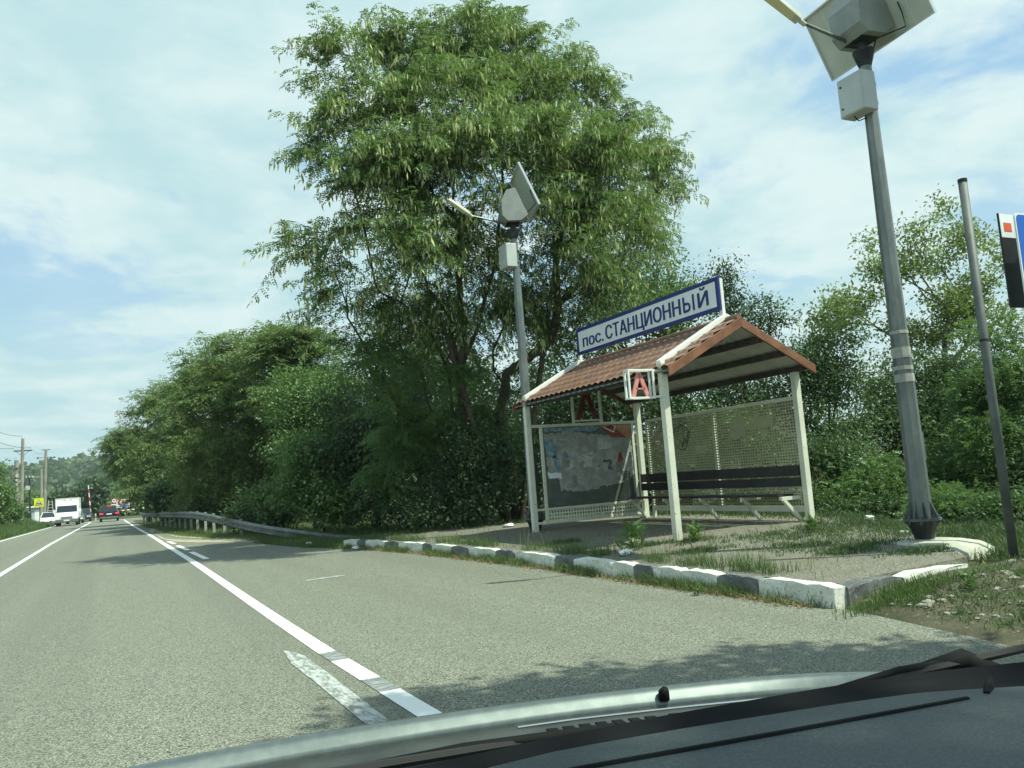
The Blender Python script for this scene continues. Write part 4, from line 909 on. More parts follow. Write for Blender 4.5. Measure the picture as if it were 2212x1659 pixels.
for x in np.concatenate([np.arange(.66, .83, .028), np.arange(.87, 1.03, .026)]):
    y = float(np.interp(x, CX, CY)) - .055; g = G(); g.frust([(x, y - .045, .945), (x + .018, y - .05, .945), (x + .018, y - .005, .952), (x, y, .952)], [(x, y - .045, .9605), (x + .018, y - .05, .9600), (x + .018, y - .005, .9662), (x, y, .9668)]); O(g).make('intake_slot', 'black_plastic', cw)
g = G(); g.tube([(x, float(np.interp(x, CX, CY)) - .036, .9700) for x in np.linspace(.62, 1.24, 24)], .0022, 6); O(g).make('seal_highlight', 'chrome', cw)  # bright metal stands for the highlight along the rubber edge
g = G(); g.tube([(.884, 1.295, .982), (.884, 1.295, .996), (.884, 1.29, 1.002)], [.010, .010, .006], 10); O(g).make('washer_nozzle', 'black_plastic', own, 0, True)
def wiper(p0, p1, p2, b0, b1):
    g = G(); g.tube([p0, p1, p2], [.011, .008, .006], 8); w1 = O(g).make('wiper_arm', 'black_plastic', own, 0, True)
    g = G(); g.tube([b0, tuple((Vector(b0) + Vector(b1)) / 2 + Vector((0, .012, .004))), b1], [.007, .009, .007], 6); O(g).make('wiper_blade', 'rubber', w1)
    return w1
wiper((.74, 1.235, .972), (.50, 1.31, .972), (.22, 1.345, .968), (.62, 1.275, .970), (-.08, 1.375, .962))
wiper((1.30, 1.0, 1.030), (1.18, 1.035, 1.028), (1.02, 1.07, 1.008), (1.42, .955, 1.045), (.95, 1.085, .990))
g = G(); g.tube([(1.36, .97, .99), (1.30, 1.005, 1.032), (1.22, 1.03, 1.022)], [.026, .02, .012], 10); O(g).make('wiper_pivot', 'black_plastic', own, 0, True)
# dashboard: matt top, demister strip blackened for deep shade, groove
DX = np.array([-.75, -.3, .1, .3, .44, .60, .80, .90, 1.01, 1.14, 1.25]); DY = np.array([.86, .895, .905, .903, .90, .886, .858, .84, .812, .765, .70])
BX = DX; BY = DY - np.array([.045, .045, .045, .045, .04, .052, .066, .075, .108, .13, .15])
def dstrip(ya, yb, za, zb, name, mat, par=own, n=40, z0=1.10):
    Xs = np.linspace(DX[0], DX[-1], n); V = []; kk = len(ya)
    for x in Xs:
        for f, z in zip(ya, za): V.append((x, float(f(x)), z0 + z))
    F = [[i * kk + j, i * kk + j + 1, (i + 1) * kk + j + 1, (i + 1) * kk + j] for i in range(n - 1) for j in range(kk - 1)]
    g = G(); g.add(V, F); O(g); return npmesh(name, np.array(g.v), g.f, mat, par, True)
fd = lambda x: np.interp(x, DX, DY); fb = lambda x: np.interp(x, BX, BY)
dash = dstrip([lambda x: fb(x) , lambda x: fb(x) - .012, lambda x: fb(x) - .06, lambda x: fb(x) - .16, lambda x: fb(x) - .30, lambda x: fb(x) - .40, lambda x: fb(x) - .44, lambda x: fb(x) - .45], None, [-.014, -.002, .0, -.004, -.016, -.04, -.09, -.3], None, 'dashboard', 'dash_plastic')
dstrip([lambda x: fd(x) + .03, lambda x: fd(x) + .006, lambda x: fd(x), lambda x: fd(x) - .012, lambda x: fb(x) - .002], None, [-.16, -.03, -.004, -.012, -.018], None, 'demister_shade_strip', 'black_plastic', dash)
g = G(); gx = np.linspace(.18, .905, 30); g.tube([(x, float(np.interp(x, [.18, .436, .659, .905], [.815, .778, .739, .699])), 1.0985) for x in gx], .0042, 6); O(g).make('groove', 'black_plastic', dash)
g = G(); g.tube([(.999, .736, 1.099), (.965, .715, 1.0985), (.94, .70, 1.0985)], [.004, .006, .004], 6); O(g).make('clip', 'black_plastic', dash)

# ================================================================== VEGETATION
def unit(a): return a / np.maximum(np.linalg.norm(a, axis=-1, keepdims=True), 1e-9)
def rhombs(P, A, Nn, L, Wd, fold=0.0):
    """leaf quads: base P, axis A, normal Nn, length L, width Wd"""
    B = unit(np.cross(A, Nn)); L = np.asarray(L)[:, None]; Wd = np.asarray(Wd)[:, None]
    m = P + A * L * .45
    V = np.stack([P, m + B * Wd * .5 + Nn * Wd * fold, P + A * L, m - B * Wd * .5 + Nn * Wd * fold], 1).reshape(-1, 3)
    return V, (np.arange(len(P)) * 4)[:, None] + np.arange(4)[None, :]
def randdir(r, n):
    return unit(r.normal(size=(n, 3)))
def fronds(r, P, D, L, pairs, ll, lw, sag=.35):
    """pinnate leaves: base P, direction D, length L"""
    n = len(P); up = np.array([0, 0, 1.0]) + r.normal(size=(n, 3)) * .35
    S = unit(np.cross(D, up)); Nn = unit(np.cross(S, D)); out = []
    for j in range(pairs):
        t = (j + .6) / pairs
        base = P + D * (L * t)[:, None] + np.array([0, 0, -1.0]) * (L * sag * t * t)[:, None]
        for s in (-1, 1):
            A = unit(S * s * .85 + D * .5 - np.array([0, 0, .25]) + r.normal(size=(n, 3)) * .15)
            out.append(rhombs(base, A, unit(Nn + r.normal(size=(n, 3)) * .3), ll * r.uniform(.8, 1.15, n), lw * r.uniform(.8, 1.2, n)))
    t = 1.0; base = P + D * (L * t)[:, None] + np.array([0, 0, -1.0]) * (L * sag)[:, None]
    out.append(rhombs(base, unit(D - np.array([0, 0, .5])), Nn, np.full(n, ll), np.full(n, lw)))
    V = np.concatenate([o[0] for o in out]); F = (np.arange(len(V) // 4) * 4)[:, None] + np.arange(4)[None, :]
    return V, F
def lobe_points(r, lobes, n, shell=.55):
    """lobes: (x,y,z, rx,ry,rz)"""
    lb = np.array(lobes, float); wgt = (lb[:, 3] * lb[:, 4] * lb[:, 5]) ** .67; wgt /= wgt.sum()
    k = r.choice(len(lb), n, p=wgt); d = randdir(r, n); q = r.uniform(shell ** 3, 1, n) ** (1 / 3)
    return lb[k, :3] + d * q[:, None] * lb[k, 3:6], d
def skeleton(r, trunk, pts, step=.8, wl=.55):
    """grow limbs from a trunk polyline to the attractor points; returns nodes, parent, radius"""
    nodes = [np.array(p, float) for p in trunk]; par = [-1] + list(range(len(trunk) - 1))
    order = np.argsort(np.linalg.norm(pts - np.array(trunk[-1]), axis=1)); tips = []
    arr = np.array(nodes); plen = [0.0]
    for i in range(1, len(nodes)): plen.append(plen[-1] + float(np.linalg.norm(nodes[i] - nodes[i - 1])))
    for k in order:
        p = pts[k]; dv = p - arr; dist = np.linalg.norm(dv, axis=1)
        cost = dist + wl * np.array(plen) + 1.2 * np.maximum(arr[:, 2] - p[2] + .25 * dist, 0)        # limbs prefer to rise and to run straight
        if len(arr) > 3: cost[0] += 50
        j = int(np.argmin(cost)); m = max(1, int(dist[j] / step)); a = arr[j]; new = []
        for q in range(1, m + 1):
            t = q / m; pos = a + (p - a) * t + np.array([0, 0, .07 * dist[j] * math.sin(math.pi * t)]) + r.normal(size=3) * .07 * step * (q < m)
            pj = j if q == 1 else len(nodes) - 1; par.append(pj); plen.append(plen[pj] + float(np.linalg.norm(pos - nodes[pj]))); nodes.append(pos); new.append(pos)
        arr = np.concatenate([arr, np.array(new)]); tips.append(len(nodes) - 1)
    w_ = np.zeros(len(nodes)); w_[tips] += 1
    for i in range(len(nodes) - 1, 0, -1): w_[par[i]] += w_[i]
    return np.array(nodes), np.array(par), w_
def wood(name, nodes, par, w_, r0, mat, parent, power=.56, rmin=.006, sides=5):
    rad = np.maximum(r0 * (w_ / w_[0]) ** power, rmin); A = nodes[par[1:]]; B = nodes[1:]
    ra = np.minimum(rad[par[1:]], rad[1:] * 1.6); rb = rad[1:]
    d = unit(B - A); u = unit(np.cross(d, np.where(np.abs(d[:, 2:3]) < .9, np.array([[0, 0, 1.0]]), np.array([[1.0, 0, 0]])))); v = np.cross(d, u)
    V = []; 
    for P, rr in ((A - d * ra[:, None] * .3, ra), (B, rb)):
        for j in range(sides): a = 2 * math.pi * j / sides; V.append(P + (u * math.cos(a) + v * math.sin(a)) * rr[:, None])
    V = np.stack(V, 1).reshape(-1, 3); b = (np.arange(len(A)) * 2 * sides)[:, None]
    F = np.concatenate([b + np.array([[j, (j + 1) % sides, sides + (j + 1) % sides, sides + j]]) for j in range(sides)])
    return npmesh(name, V, F, mat, parent, True)
def sublobes(r, main, n, lo=.32, hi=.5):
    out = []
    for (x, y, z, a, b, c) in main:
        for d in randdir(r, n):
            s = r.uniform(lo, hi); q = r.uniform(.5, .85); out.append((x + d[0] * a * q, y + d[1] * b * q, z + d[2] * c * q, a * s, b * s, c * s * .85))
    return out
def twig_fronds(r, pts, outd, ntw, nfr, tl, fl, pairs, droop, npod):
    """arching twigs at every limb tip with pinnate leaves along both sides and pods hanging underneath"""
    n = len(pts) * ntw; p = np.repeat(pts, ntw, 0) + r.normal(size=(n, 3)) * .16; o = np.repeat(outd, ntw, 0)
    hr = r.normal(size=(n, 3)); hr[:, 2] *= .45
    d = unit(o * np.array([1, 1, .6]) * .8 + unit(hr) * .85 + np.array([0, 0, .22])); L = tl * r.uniform(.55, 1.25, n)
    def at(k, s): return p[k] + d[k] * (L[k] * s)[:, None] + np.array([0, 0, -1.0]) * (droop * L[k] * s * s)[:, None]
    k = np.repeat(np.arange(n), nfr); s = np.tile((np.arange(nfr) + .5) / nfr, n) * 1.0; B = at(k, s)
    T = unit(d[k] + np.array([0, 0, -2.0 * droop]) * s[:, None]); S = unit(np.cross(T, np.array([0, 0, 1.0]) + r.normal(size=T.shape) * .15))
    side = np.where(np.tile(np.arange(nfr), n) % 2 == 0, 1.0, -1.0)[:, None]
    D = unit(T * .55 + S * side * .8 + r.normal(size=T.shape) * .22 + np.array([0, 0, -.12]))
    V, F = fronds(r, B, D, fl * r.uniform(.7, 1.2, len(B)) * (1.1 - .45 * s), pairs, fl * (.30 if pairs > 2 else .42), fl * (.155 if pairs > 2 else .2), .3)
    PV = None
    if npod:
        hi = np.where(p[:, 2] > 5.2)[0]; k = hi[r.integers(len(hi), size=npod)]; s = r.uniform(.35, 1.05, npod); B = at(k, s) + r.normal(size=(npod, 3)) * .07 - np.array([0, 0, .05])
        A = unit(np.array([0, 0, -1.0]) + r.normal(size=(npod, 3)) * .22); Nn = randdir(r, npod); Nn = unit(Nn - A * (Nn * A).sum(1, keepdims=True))
        PV = rhombs(B, A, Nn, r.uniform(.13, .28, npod), r.uniform(.036, .062, npod), .12)
    return V, F, PV
TREEW = {}
def tree(name, label, cat, base, lobes, seed, leaf, kind, nleaf, size, r0=.16, natt=140, bark='bark', trunk_top=None, group=None, pods=0, spread=.42, shell=.5, stems=1, droop=.35, attract_z=None):
    r = np.random.default_rng(seed); base = np.array(base, float); lb = np.array(lobes, float)
    t = thing(name, label, cat, tuple(base), 0, group); lb[:, :3] -= base
    pts, _ = lobe_points(r, lb, natt, shell)
    if attract_z is not None: pts = pts[pts[:, 2] > attract_z]
    pts = pts[pts[:, 2] > .15]
    tt = np.array(trunk_top, float) - base if trunk_top is not None else np.array([lb[:, 0].mean(), lb[:, 1].mean(), lb[:, 2].mean() * .55])
    trunk = [np.array([0, 0, -.25])] + [tt * q + np.array([r.normal() * .05, r.normal() * .05, 0]) for q in (.3, .65, 1.0)]
    nodes, par, w_ = skeleton(r, trunk, pts)
    if stems > 1:
        for s in range(stems - 1):
            a = r.uniform(0, 6.28); o = np.array([math.cos(a), math.sin(a), 0]) * .35
            k0 = len(nodes); tgt = pts[r.integers(len(pts))] * np.array([.5, .5, .6])
            seg = np.array([o + np.array([0, 0, -.2]), o * 1.5 + tgt * .4, tgt]); nodes = np.concatenate([nodes, seg]); par = np.concatenate([par, [0, k0, k0 + 1]]); w_ = np.concatenate([w_, [w_[0] * .25, w_[0] * .2, w_[0] * .1]])
    wood('trunk', nodes, par, w_, r0, bark, t)
    if kind in ('locust', 'locust_far'):
        lc = lb[np.argmin(((pts[:, None, :] - lb[None, :, :3]) ** 2 / (lb[None, :, 3:6] ** 2)).sum(-1), axis=1), :3]
        ctr = np.array([lb[:, 0].mean(), lb[:, 1].mean(), lb[:, 2].mean()]); out = unit(unit(pts - lc) * .6 + unit(pts - ctr) * .8)
        ntw, nfr, tl = (5, 12, .98) if kind == 'locust' else (4, 12, 1.35)
        V, F, PV = twig_fronds(r, pts, out, ntw, nfr, tl, size, 4 if kind == 'locust' else 2, droop, pods)
        npmesh('crown', V, F, leaf, t)
        if PV: npmesh('seed_pods', PV[0], PV[1], 'leaf_pod', t)
        return t
    # leaves gathered round the twig ends and the outer twig segments
    cen = pts[r.integers(len(pts), size=nleaf)]
    off = r.normal(size=(nleaf, 3)) * spread * np.array([1, 1, .62]); P = cen + off
    lcen = lb[np.argmin(((P[:, None, :] - lb[None, :, :3]) ** 2 / (lb[None, :, 3:6] ** 2)).sum(-1), axis=1), :3] if nleaf < 60000 else P * 0
    out = unit(P - lcen + 1e-6)
    if kind == 'pinnate':
        D = unit(out * .7 + randdir(r, nleaf) * .8 - np.array([0, 0, droop])); V, F = fronds(r, P, D, size * r.uniform(.7, 1.2, nleaf), 4, size * .30, size * .15)
    elif kind == 'spray':
        D = unit(out * .6 + randdir(r, nleaf) * .9 - np.array([0, 0, droop])); V, F = fronds(r, P, D, size * r.uniform(.7, 1.2, nleaf), 2, size * .42, size * .2)
    else:
        A = unit(out * .5 + randdir(r, nleaf) - np.array([0, 0, droop])); Nn = unit(out * .8 + np.array([0, 0, .9]) + r.normal(size=(nleaf, 3)) * .6)
        Nn = unit(Nn - A * (Nn * A).sum(1, keepdims=True)); V, F = rhombs(P, A, Nn, size * r.uniform(.65, 1.25, nleaf), size * r.uniform(.42, .62, nleaf), .12)
    npmesh('crown', V, F, leaf, t)
    if pods:
        k = r.integers(len(pts), size=pods); P = pts[k] + r.normal(size=(pods, 3)) * spread * .9
        A = unit(np.array([0, 0, -1.0]) + r.normal(size=(pods, 3)) * .22); Nn = randdir(r, pods); Nn = unit(Nn - A * (Nn * A).sum(1, keepdims=True))
        V, F = rhombs(P, A, Nn, r.uniform(.14, .27, pods), r.uniform(.035, .06, pods), .1); npmesh('seed_pods', V, F, 'leaf_pod', t)
    return t
tree('acacia_tree', 'huge locust tree hung with pale seed pods, towering behind the shelter', 'tree', (9.88, 20.6, 0.12), [(8.95,20.0,13.31,1.26,0.97,0.69),(11.06,21.0,14.11,1.08,0.92,0.75),(7.3,20.0,12.64,0.97,0.79,0.61),(5.28,19.5,12.19,0.44,0.39,0.34),(4.67,19.0,11.43,0.25,0.23,0.21),(5.9,19.0,10.89,1.01,0.81,0.62),(7.65,18.5,10.66,1.37,1.08,0.8),(10.7,20.0,12.0,1.29,1.1,0.91),(12.9,21.0,13.35,0.68,0.69,0.7),(13.81,20.5,12.21,0.75,0.72,0.69),(14.51,20.0,10.76,0.74,0.71,0.69),(14.88,19.5,9.67,0.45,0.46,0.47),(4.7,19.0,9.8,0.53,0.47,0.4),(5.2,18.5,8.85,0.85,0.64,0.43),(6.62,18.0,8.69,1.19,0.92,0.65),(8.83,18.0,9.02,1.36,1.08,0.8),(11.3,18.5,9.7,1.22,0.97,0.73),(12.83,19.0,8.7,0.88,0.76,0.64),(10.28,18.0,7.69,1.04,0.87,0.7),(8.12,19.0,7.37,1.27,0.98,0.69),(5.8,18.5,7.66,0.86,0.61,0.37),(4.35,18.5,7.12,0.56,0.42,0.28),(3.82,18.5,6.82,0.23,0.25,0.27),(4.84,18.5,6.27,0.35,0.33,0.31),(4.98,19.0,5.51,0.25,0.28,0.32),(6.32,19.0,6.11,0.88,0.69,0.5),(8.15,20.0,5.91,1.07,0.89,0.72),(10.08,20.0,6.21,0.99,0.87,0.75),(11.89,19.0,6.8,0.86,0.74,0.62),(13.66,19.5,7.55,0.51,0.55,0.59),(5.92,19.5,4.6,0.71,0.63,0.55),(7.78,20.0,4.31,0.7,0.61,0.53),(9.83,21.0,4.44,0.49,0.53,0.57),(10.88,19.5,5.35,0.73,0.67,0.61),(7.12,20.5,3.06,0.82,0.76,0.71),(8.86,21.0,2.66,0.99,0.93,0.87),(6.57,21.0,1.8,0.58,0.58,0.59),(8.68,21.5,1.17,0.87,0.71,0.56),(6.36,17.2,8.92,0.61,0.51,0.41),(7.67,17.0,9.2,0.62,0.52,0.42),(9.39,17.2,9.71,0.66,0.55,0.44),(10.34,16.4,8.1,0.59,0.48,0.38),(11.72,16.8,7.53,0.5,0.44,0.39),(9.8,16.6,6.54,0.52,0.45,0.37),(11.08,17.0,9.34,0.56,0.48,0.39),(7.42,17.2,7.8,0.51,0.41,0.31),(5.93,17.0,6.67,0.49,0.39,0.3),(9.08,17.4,7.88,0.43,0.35,0.27)], 101, 'leaf_acacia', 'locust', 0, 0.25, r0=0.21, natt=760, droop=0.3, trunk_top=(9.69, 20.6, 2.27), pods=23000, spread=0.36, shell=0.3, stems=4)
tree('tree', 'tallest rounded tree in the middle of the left tree row', 'tree', (6.23, 43, 0.0), sublobes(np.random.default_rng(201), [(6.29,43.0,7.63,2.68,2.44,2.21),(5.63,42.0,5.22,3.14,2.81,2.47)], 9), 201, 'leaf_row', 'locust_far', 9000, 0.34, group='trees along the right side of the road', natt=330, droop=0.3, r0=0.17, spread=0.55, shell=0.45)
tree('tree', 'locust tree with brownish tinge next along the row to the left', 'tree', (4.6, 50, 0.0), sublobes(np.random.default_rng(202), [(4.46,50.0,6.82,2.49,2.49,2.49),(4.54,49.0,4.13,3.07,2.56,2.05)], 9), 202, 'leaf_row', 'locust_far', 9000, 0.36, group='trees along the right side of the road', natt=300, droop=0.3, r0=0.17, spread=0.55, shell=0.45)
tree('tree', 'locust tree at two thirds of the row, sloping down to the road', 'tree', (3.21, 60, 0.0), sublobes(np.random.default_rng(203), [(3.42,60.0,6.41,2.63,2.55,2.48),(3.43,59.0,3.59,3.03,2.42,1.82)], 9), 203, 'leaf_row', 'locust_far', 9000, 0.36, group='trees along the right side of the road', natt=300, droop=0.3, r0=0.17, spread=0.55, shell=0.45)
tree('tree', 'leftmost locust tree whose feathery branches overhang the road', 'tree', (2.5, 72, 0.0), sublobes(np.random.default_rng(204), [(2.02,72.0,5.48,2.01,1.92,1.83),(3.4,71.0,4.33,1.52,1.31,1.09),(0.47,71.0,5.86,1.0,1.0,1.0)], 9), 204, 'leaf_row', 'locust_far', 9000, 0.36, group='trees along the right side of the road', natt=300, droop=0.3, r0=0.17, spread=0.55, shell=0.45)
tree('tree', 'far low tree behind the leftmost locust', 'tree', (6.61, 78, 0.0), sublobes(np.random.default_rng(205), [(6.65,78.0,2.06,1.21,1.29,1.37)], 9), 205, 'leaf_row', 'locust_far', 9000, 0.36, group='trees along the right side of the road', natt=300, droop=0.3, r0=0.17, spread=0.55, shell=0.45)
tree('tree', 'crest tree standing behind between the row and the big locust', 'tree', (7.4, 38, 0.0), sublobes(np.random.default_rng(206), [(7.38,38.0,6.89,1.99,1.89,1.78),(7.7,38.0,4.77,2.3,2.2,2.09)], 9), 206, 'leaf_row', 'locust_far', 9000, 0.36, group='trees along the right side of the road', natt=300, droop=0.3, r0=0.17, spread=0.55, shell=0.45)
tree('tree', 'bright green broad leaved tree left of the big locust', 'tree', (6.28, 29, 0.0), sublobes(np.random.default_rng(207), [(6.07,29.0,4.77,1.37,1.25,1.13),(6.39,28.5,3.58,1.5,1.39,1.27),(5.48,28.0,2.96,0.92,0.92,0.92)], 9), 207, 'leaf_light', 'leaf', 26000, 0.125, group='trees along the right side of the road', spread=0.36, r0=0.17, natt=130, shell=0.45, droop=0.12)
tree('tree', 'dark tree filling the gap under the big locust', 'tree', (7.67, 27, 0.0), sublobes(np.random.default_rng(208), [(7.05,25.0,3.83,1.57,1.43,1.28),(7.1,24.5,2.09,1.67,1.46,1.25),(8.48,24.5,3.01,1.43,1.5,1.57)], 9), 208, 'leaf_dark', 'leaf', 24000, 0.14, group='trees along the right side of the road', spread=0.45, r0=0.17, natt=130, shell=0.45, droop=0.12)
tree('tree', 'low dark tree under the middle of the row', 'tree', (5.15, 46, 0.0), sublobes(np.random.default_rng(209), [(4.78,45.0,2.23,2.59,2.0,1.41),(6.44,41.0,2.23,1.76,1.76,1.76)], 9), 209, 'leaf_row', 'spray', 10000, 0.34, group='trees along the right side of the road', r0=0.17, natt=130, spread=0.55, shell=0.45, droop=0.12)
tree('tree', 'low dark tree under the left part of the row', 'tree', (3.53, 56, 0.0), sublobes(np.random.default_rng(210), [(4.2,55.0,1.45,1.76,1.36,0.96)], 9), 210, 'leaf_dark', 'leaf', 7000, 0.32, group='trees along the right side of the road', r0=0.17, natt=130, spread=0.55, shell=0.45, droop=0.12)
tree('shrub', 'pale leafy shrub with arching shoots behind the guardrail', 'shrub', (5.8, 25.5, 0.0), sublobes(np.random.default_rng(211), [(5.66,25.0,1.65,1.04,1.0,0.97),(6.2,24.5,1.06,0.89,0.75,0.61),(5.06,25.5,1.22,0.83,0.8,0.76),(5.15,25.0,2.44,0.38,0.47,0.55)], 9), 211, 'leaf_light', 'leaf', 15000, 0.13, group='shrubs at the foot of the trees', spread=0.3, r0=0.05, natt=130, shell=0.45, droop=0.12)
tree('shrub', 'low leafy shrub behind the left part of the guardrail', 'shrub', (5.05, 30, 0.0), sublobes(np.random.default_rng(212), [(4.99,30.0,1.11,0.97,0.84,0.72),(4.49,32.0,0.9,0.76,0.68,0.59)], 9), 212, 'leaf_hedge', 'leaf', 7000, 0.14, group='shrubs at the foot of the trees', spread=0.3, r0=0.05, natt=130, shell=0.45, droop=0.12)
tree('shrub', 'dark shrub between guardrail end and the big locust trunk', 'shrub', (7.81, 24, 0.0), sublobes(np.random.default_rng(213), [(7.44,23.5,1.02,1.21,1.08,0.94),(8.71,23.0,1.25,1.22,1.22,1.22),(9.92,23.0,1.72,0.97,1.31,1.66),(11.03,22.5,1.22,0.69,0.97,1.24)], 9), 213, 'leaf_dark', 'leaf', 22000, 0.12, group='shrubs at the foot of the trees', spread=0.35, r0=0.05, natt=130, shell=0.45, droop=0.12)
tree('shrub', 'dark low growth in front of the big locust trunk', 'shrub', (8.38, 19.4, 0.0), sublobes(np.random.default_rng(216), [(7.94,19.4,0.95,0.69,0.75,0.81),(8.85,19.5,1.52,0.45,0.76,1.06),(7.97,19.6,1.99,0.7,0.7,0.7),(7.21,19.8,0.72,0.69,0.61,0.52)], 9), 216, 'leaf_dark', 'leaf', 15000, 0.1, group='shrubs at the foot of the trees', spread=0.3, r0=0.05, natt=130, shell=0.45, droop=0.12)
tree('tree', 'dark backing tree far behind the big locust on the left', 'tree', (16.49, 48, 0.0), sublobes(np.random.default_rng(214), [(16.12,48.0,5.98,4.76,5.04,5.32)], 9), 214, 'leaf_dark', 'leaf', 11000, 0.36, group='trees along the right side of the road', spread=0.8, r0=0.17, natt=130, shell=0.45, droop=0.12)
tree('tree', 'dark backing tree far behind the lamp pole', 'tree', (23.27, 46, 0.0), sublobes(np.random.default_rng(215), [(22.87,46.0,4.99,4.86,5.0,5.15)], 9), 215, 'leaf_dark', 'leaf', 11000, 0.36, group='trees along the right side of the road', spread=0.8, r0=0.17, natt=130, shell=0.45, droop=0.12)
tree('tree', 'light green tree showing behind the right flank of the big locust', 'tree', (18.81, 26, 0.0), sublobes(np.random.default_rng(220), [(19.6,26.0,8.45,1.72,1.54,1.36),(18.58,25.5,6.33,2.09,1.92,1.74),(17.8,26.0,7.67,1.41,1.49,1.58)], 9), 220, 'leaf_light', 'leaf', 17000, 0.15, group='trees behind the shelter', spread=0.42, r0=0.17, natt=130, shell=0.45, droop=0.12)
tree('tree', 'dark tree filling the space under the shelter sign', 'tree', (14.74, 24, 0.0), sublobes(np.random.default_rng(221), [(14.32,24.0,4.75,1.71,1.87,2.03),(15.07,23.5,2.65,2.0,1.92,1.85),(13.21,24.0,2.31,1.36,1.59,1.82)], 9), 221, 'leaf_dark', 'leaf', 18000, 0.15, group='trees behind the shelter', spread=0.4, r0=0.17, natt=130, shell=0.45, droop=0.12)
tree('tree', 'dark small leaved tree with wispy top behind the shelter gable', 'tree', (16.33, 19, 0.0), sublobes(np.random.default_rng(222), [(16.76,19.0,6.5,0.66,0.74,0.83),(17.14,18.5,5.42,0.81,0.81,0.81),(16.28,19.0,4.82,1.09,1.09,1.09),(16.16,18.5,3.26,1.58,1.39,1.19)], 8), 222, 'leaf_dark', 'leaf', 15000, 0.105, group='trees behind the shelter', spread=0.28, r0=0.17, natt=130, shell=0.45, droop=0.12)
tree('tree', 'dark tree behind the back wall of the shelter', 'tree', (15.5, 20.5, 0.0), sublobes(np.random.default_rng(223), [(15.67,20.5,2.8,1.83,1.76,1.69),(14.42,20.0,1.05,1.87,1.54,1.21)], 9), 223, 'leaf_hedge', 'leaf', 15000, 0.13, group='trees behind the shelter', spread=0.36, r0=0.17, natt=130, shell=0.45, droop=0.12)
tree('shrub', 'shrub directly behind the back wall of the shelter, leaves lightened as if sunlit', 'shrub', (14.48, 16.5, 0.0), sublobes(np.random.default_rng(230), [(14.27,16.5,2.0,1.52,1.28,1.05),(13.95,16.0,0.62,1.35,1.13,0.9)], 9), 230, 'leaf_light', 'leaf', 15000, 0.095, group='shrubs right of the shelter', r0=0.06, spread=0.26, natt=130, shell=0.45, droop=0.12)  # lighter leaf colour stands for sunlit green seen through the panel holes
tree('shrub', 'tall dark shrub right of the shelter gable', 'shrub', (16.27, 15.5, 0.0), sublobes(np.random.default_rng(231), [(16.44,15.5,3.78,1.0,1.06,1.12),(16.13,15.2,2.28,1.15,1.21,1.26),(15.98,16.0,3.2,0.83,1.07,1.31)], 9), 231, 'leaf_hedge', 'leaf', 17000, 0.095, group='shrubs right of the shelter', r0=0.06, spread=0.26, natt=130, shell=0.45, droop=0.12)
tree('shrub', 'bright leafed low shrub right of the shelter post', 'shrub', (14.9, 14.2, 0.0), sublobes(np.random.default_rng(232), [(14.89,14.2,1.05,0.8,0.8,0.8),(14.42,14.0,0.3,0.73,0.6,0.47)], 9), 232, 'leaf_hedge', 'leaf', 12000, 0.085, group='shrubs right of the shelter', r0=0.06, spread=0.26, natt=130, shell=0.45, droop=0.12)
tree('shrub', 'dark shrub behind the near lamp pole', 'shrub', (17.8, 15, 0.0), sublobes(np.random.default_rng(233), [(18.09,15.0,2.67,1.31,1.31,1.31),(17.73,14.6,1.47,1.27,1.15,1.04)], 9), 233, 'leaf_hedge', 'leaf', 16000, 0.095, group='shrubs right of the shelter', r0=0.06, spread=0.26, natt=130, shell=0.45, droop=0.12)
tree('shrub', 'ferny green shrub left of the near lamp pole', 'shrub', (15.0, 13, 0.0), sublobes(np.random.default_rng(234), [(14.76,13.0,0.51,0.7,0.67,0.65),(13.95,12.8,0.28,0.58,0.48,0.39)], 9), 234, 'leaf_light', 'pinnate', 3800, 0.2, group='shrubs right of the shelter', spread=0.3, r0=0.06, natt=130, shell=0.45, droop=0.12)
tree('shrub', 'ferny shrub right of the near lamp pole', 'shrub', (16.3, 12.2, 0.0), sublobes(np.random.default_rng(235), [(16.2,12.2,0.49,0.74,0.74,0.74),(17.35,12.4,1.03,0.72,0.77,0.83)], 9), 235, 'leaf_acacia', 'pinnate', 4200, 0.2, group='shrubs right of the shelter', spread=0.3, r0=0.06, natt=130, shell=0.45, droop=0.12)
tree('shrub', 'dense shrub between the lamp pole and the grey pole', 'shrub', (19.04, 14, 0.0), sublobes(np.random.default_rng(236), [(19.36,14.0,2.52,1.17,1.29,1.4),(18.26,13.6,1.38,1.12,1.17,1.23)], 9), 236, 'leaf_hedge', 'leaf', 16000, 0.095, group='shrubs right of the shelter', r0=0.06, spread=0.26, natt=130, shell=0.45, droop=0.12)
tree('shrub', 'feathery locust shrub at the right edge', 'shrub', (16.64, 11, 0.0), sublobes(np.random.default_rng(237), [(16.78,11.0,2.24,0.67,0.86,1.05),(15.9,10.6,0.93,0.73,0.82,0.91),(17.19,11.2,3.44,0.49,0.54,0.59)], 9), 237, 'leaf_acacia', 'pinnate', 6500, 0.22, group='shrubs right of the shelter', spread=0.3, r0=0.06, natt=130, shell=0.45, droop=0.12)
tree('shrub', 'dark shrub low at the right edge under the locust', 'shrub', (15.46, 10.4, 0.0), sublobes(np.random.default_rng(238), [(15.29,10.4,0.17,0.79,0.64,0.48),(16.18,10.2,0.54,0.71,0.76,0.8)], 9), 238, 'leaf_dark', 'leaf', 9000, 0.09, group='shrubs right of the shelter', r0=0.06, spread=0.26, natt=130, shell=0.45, droop=0.12)
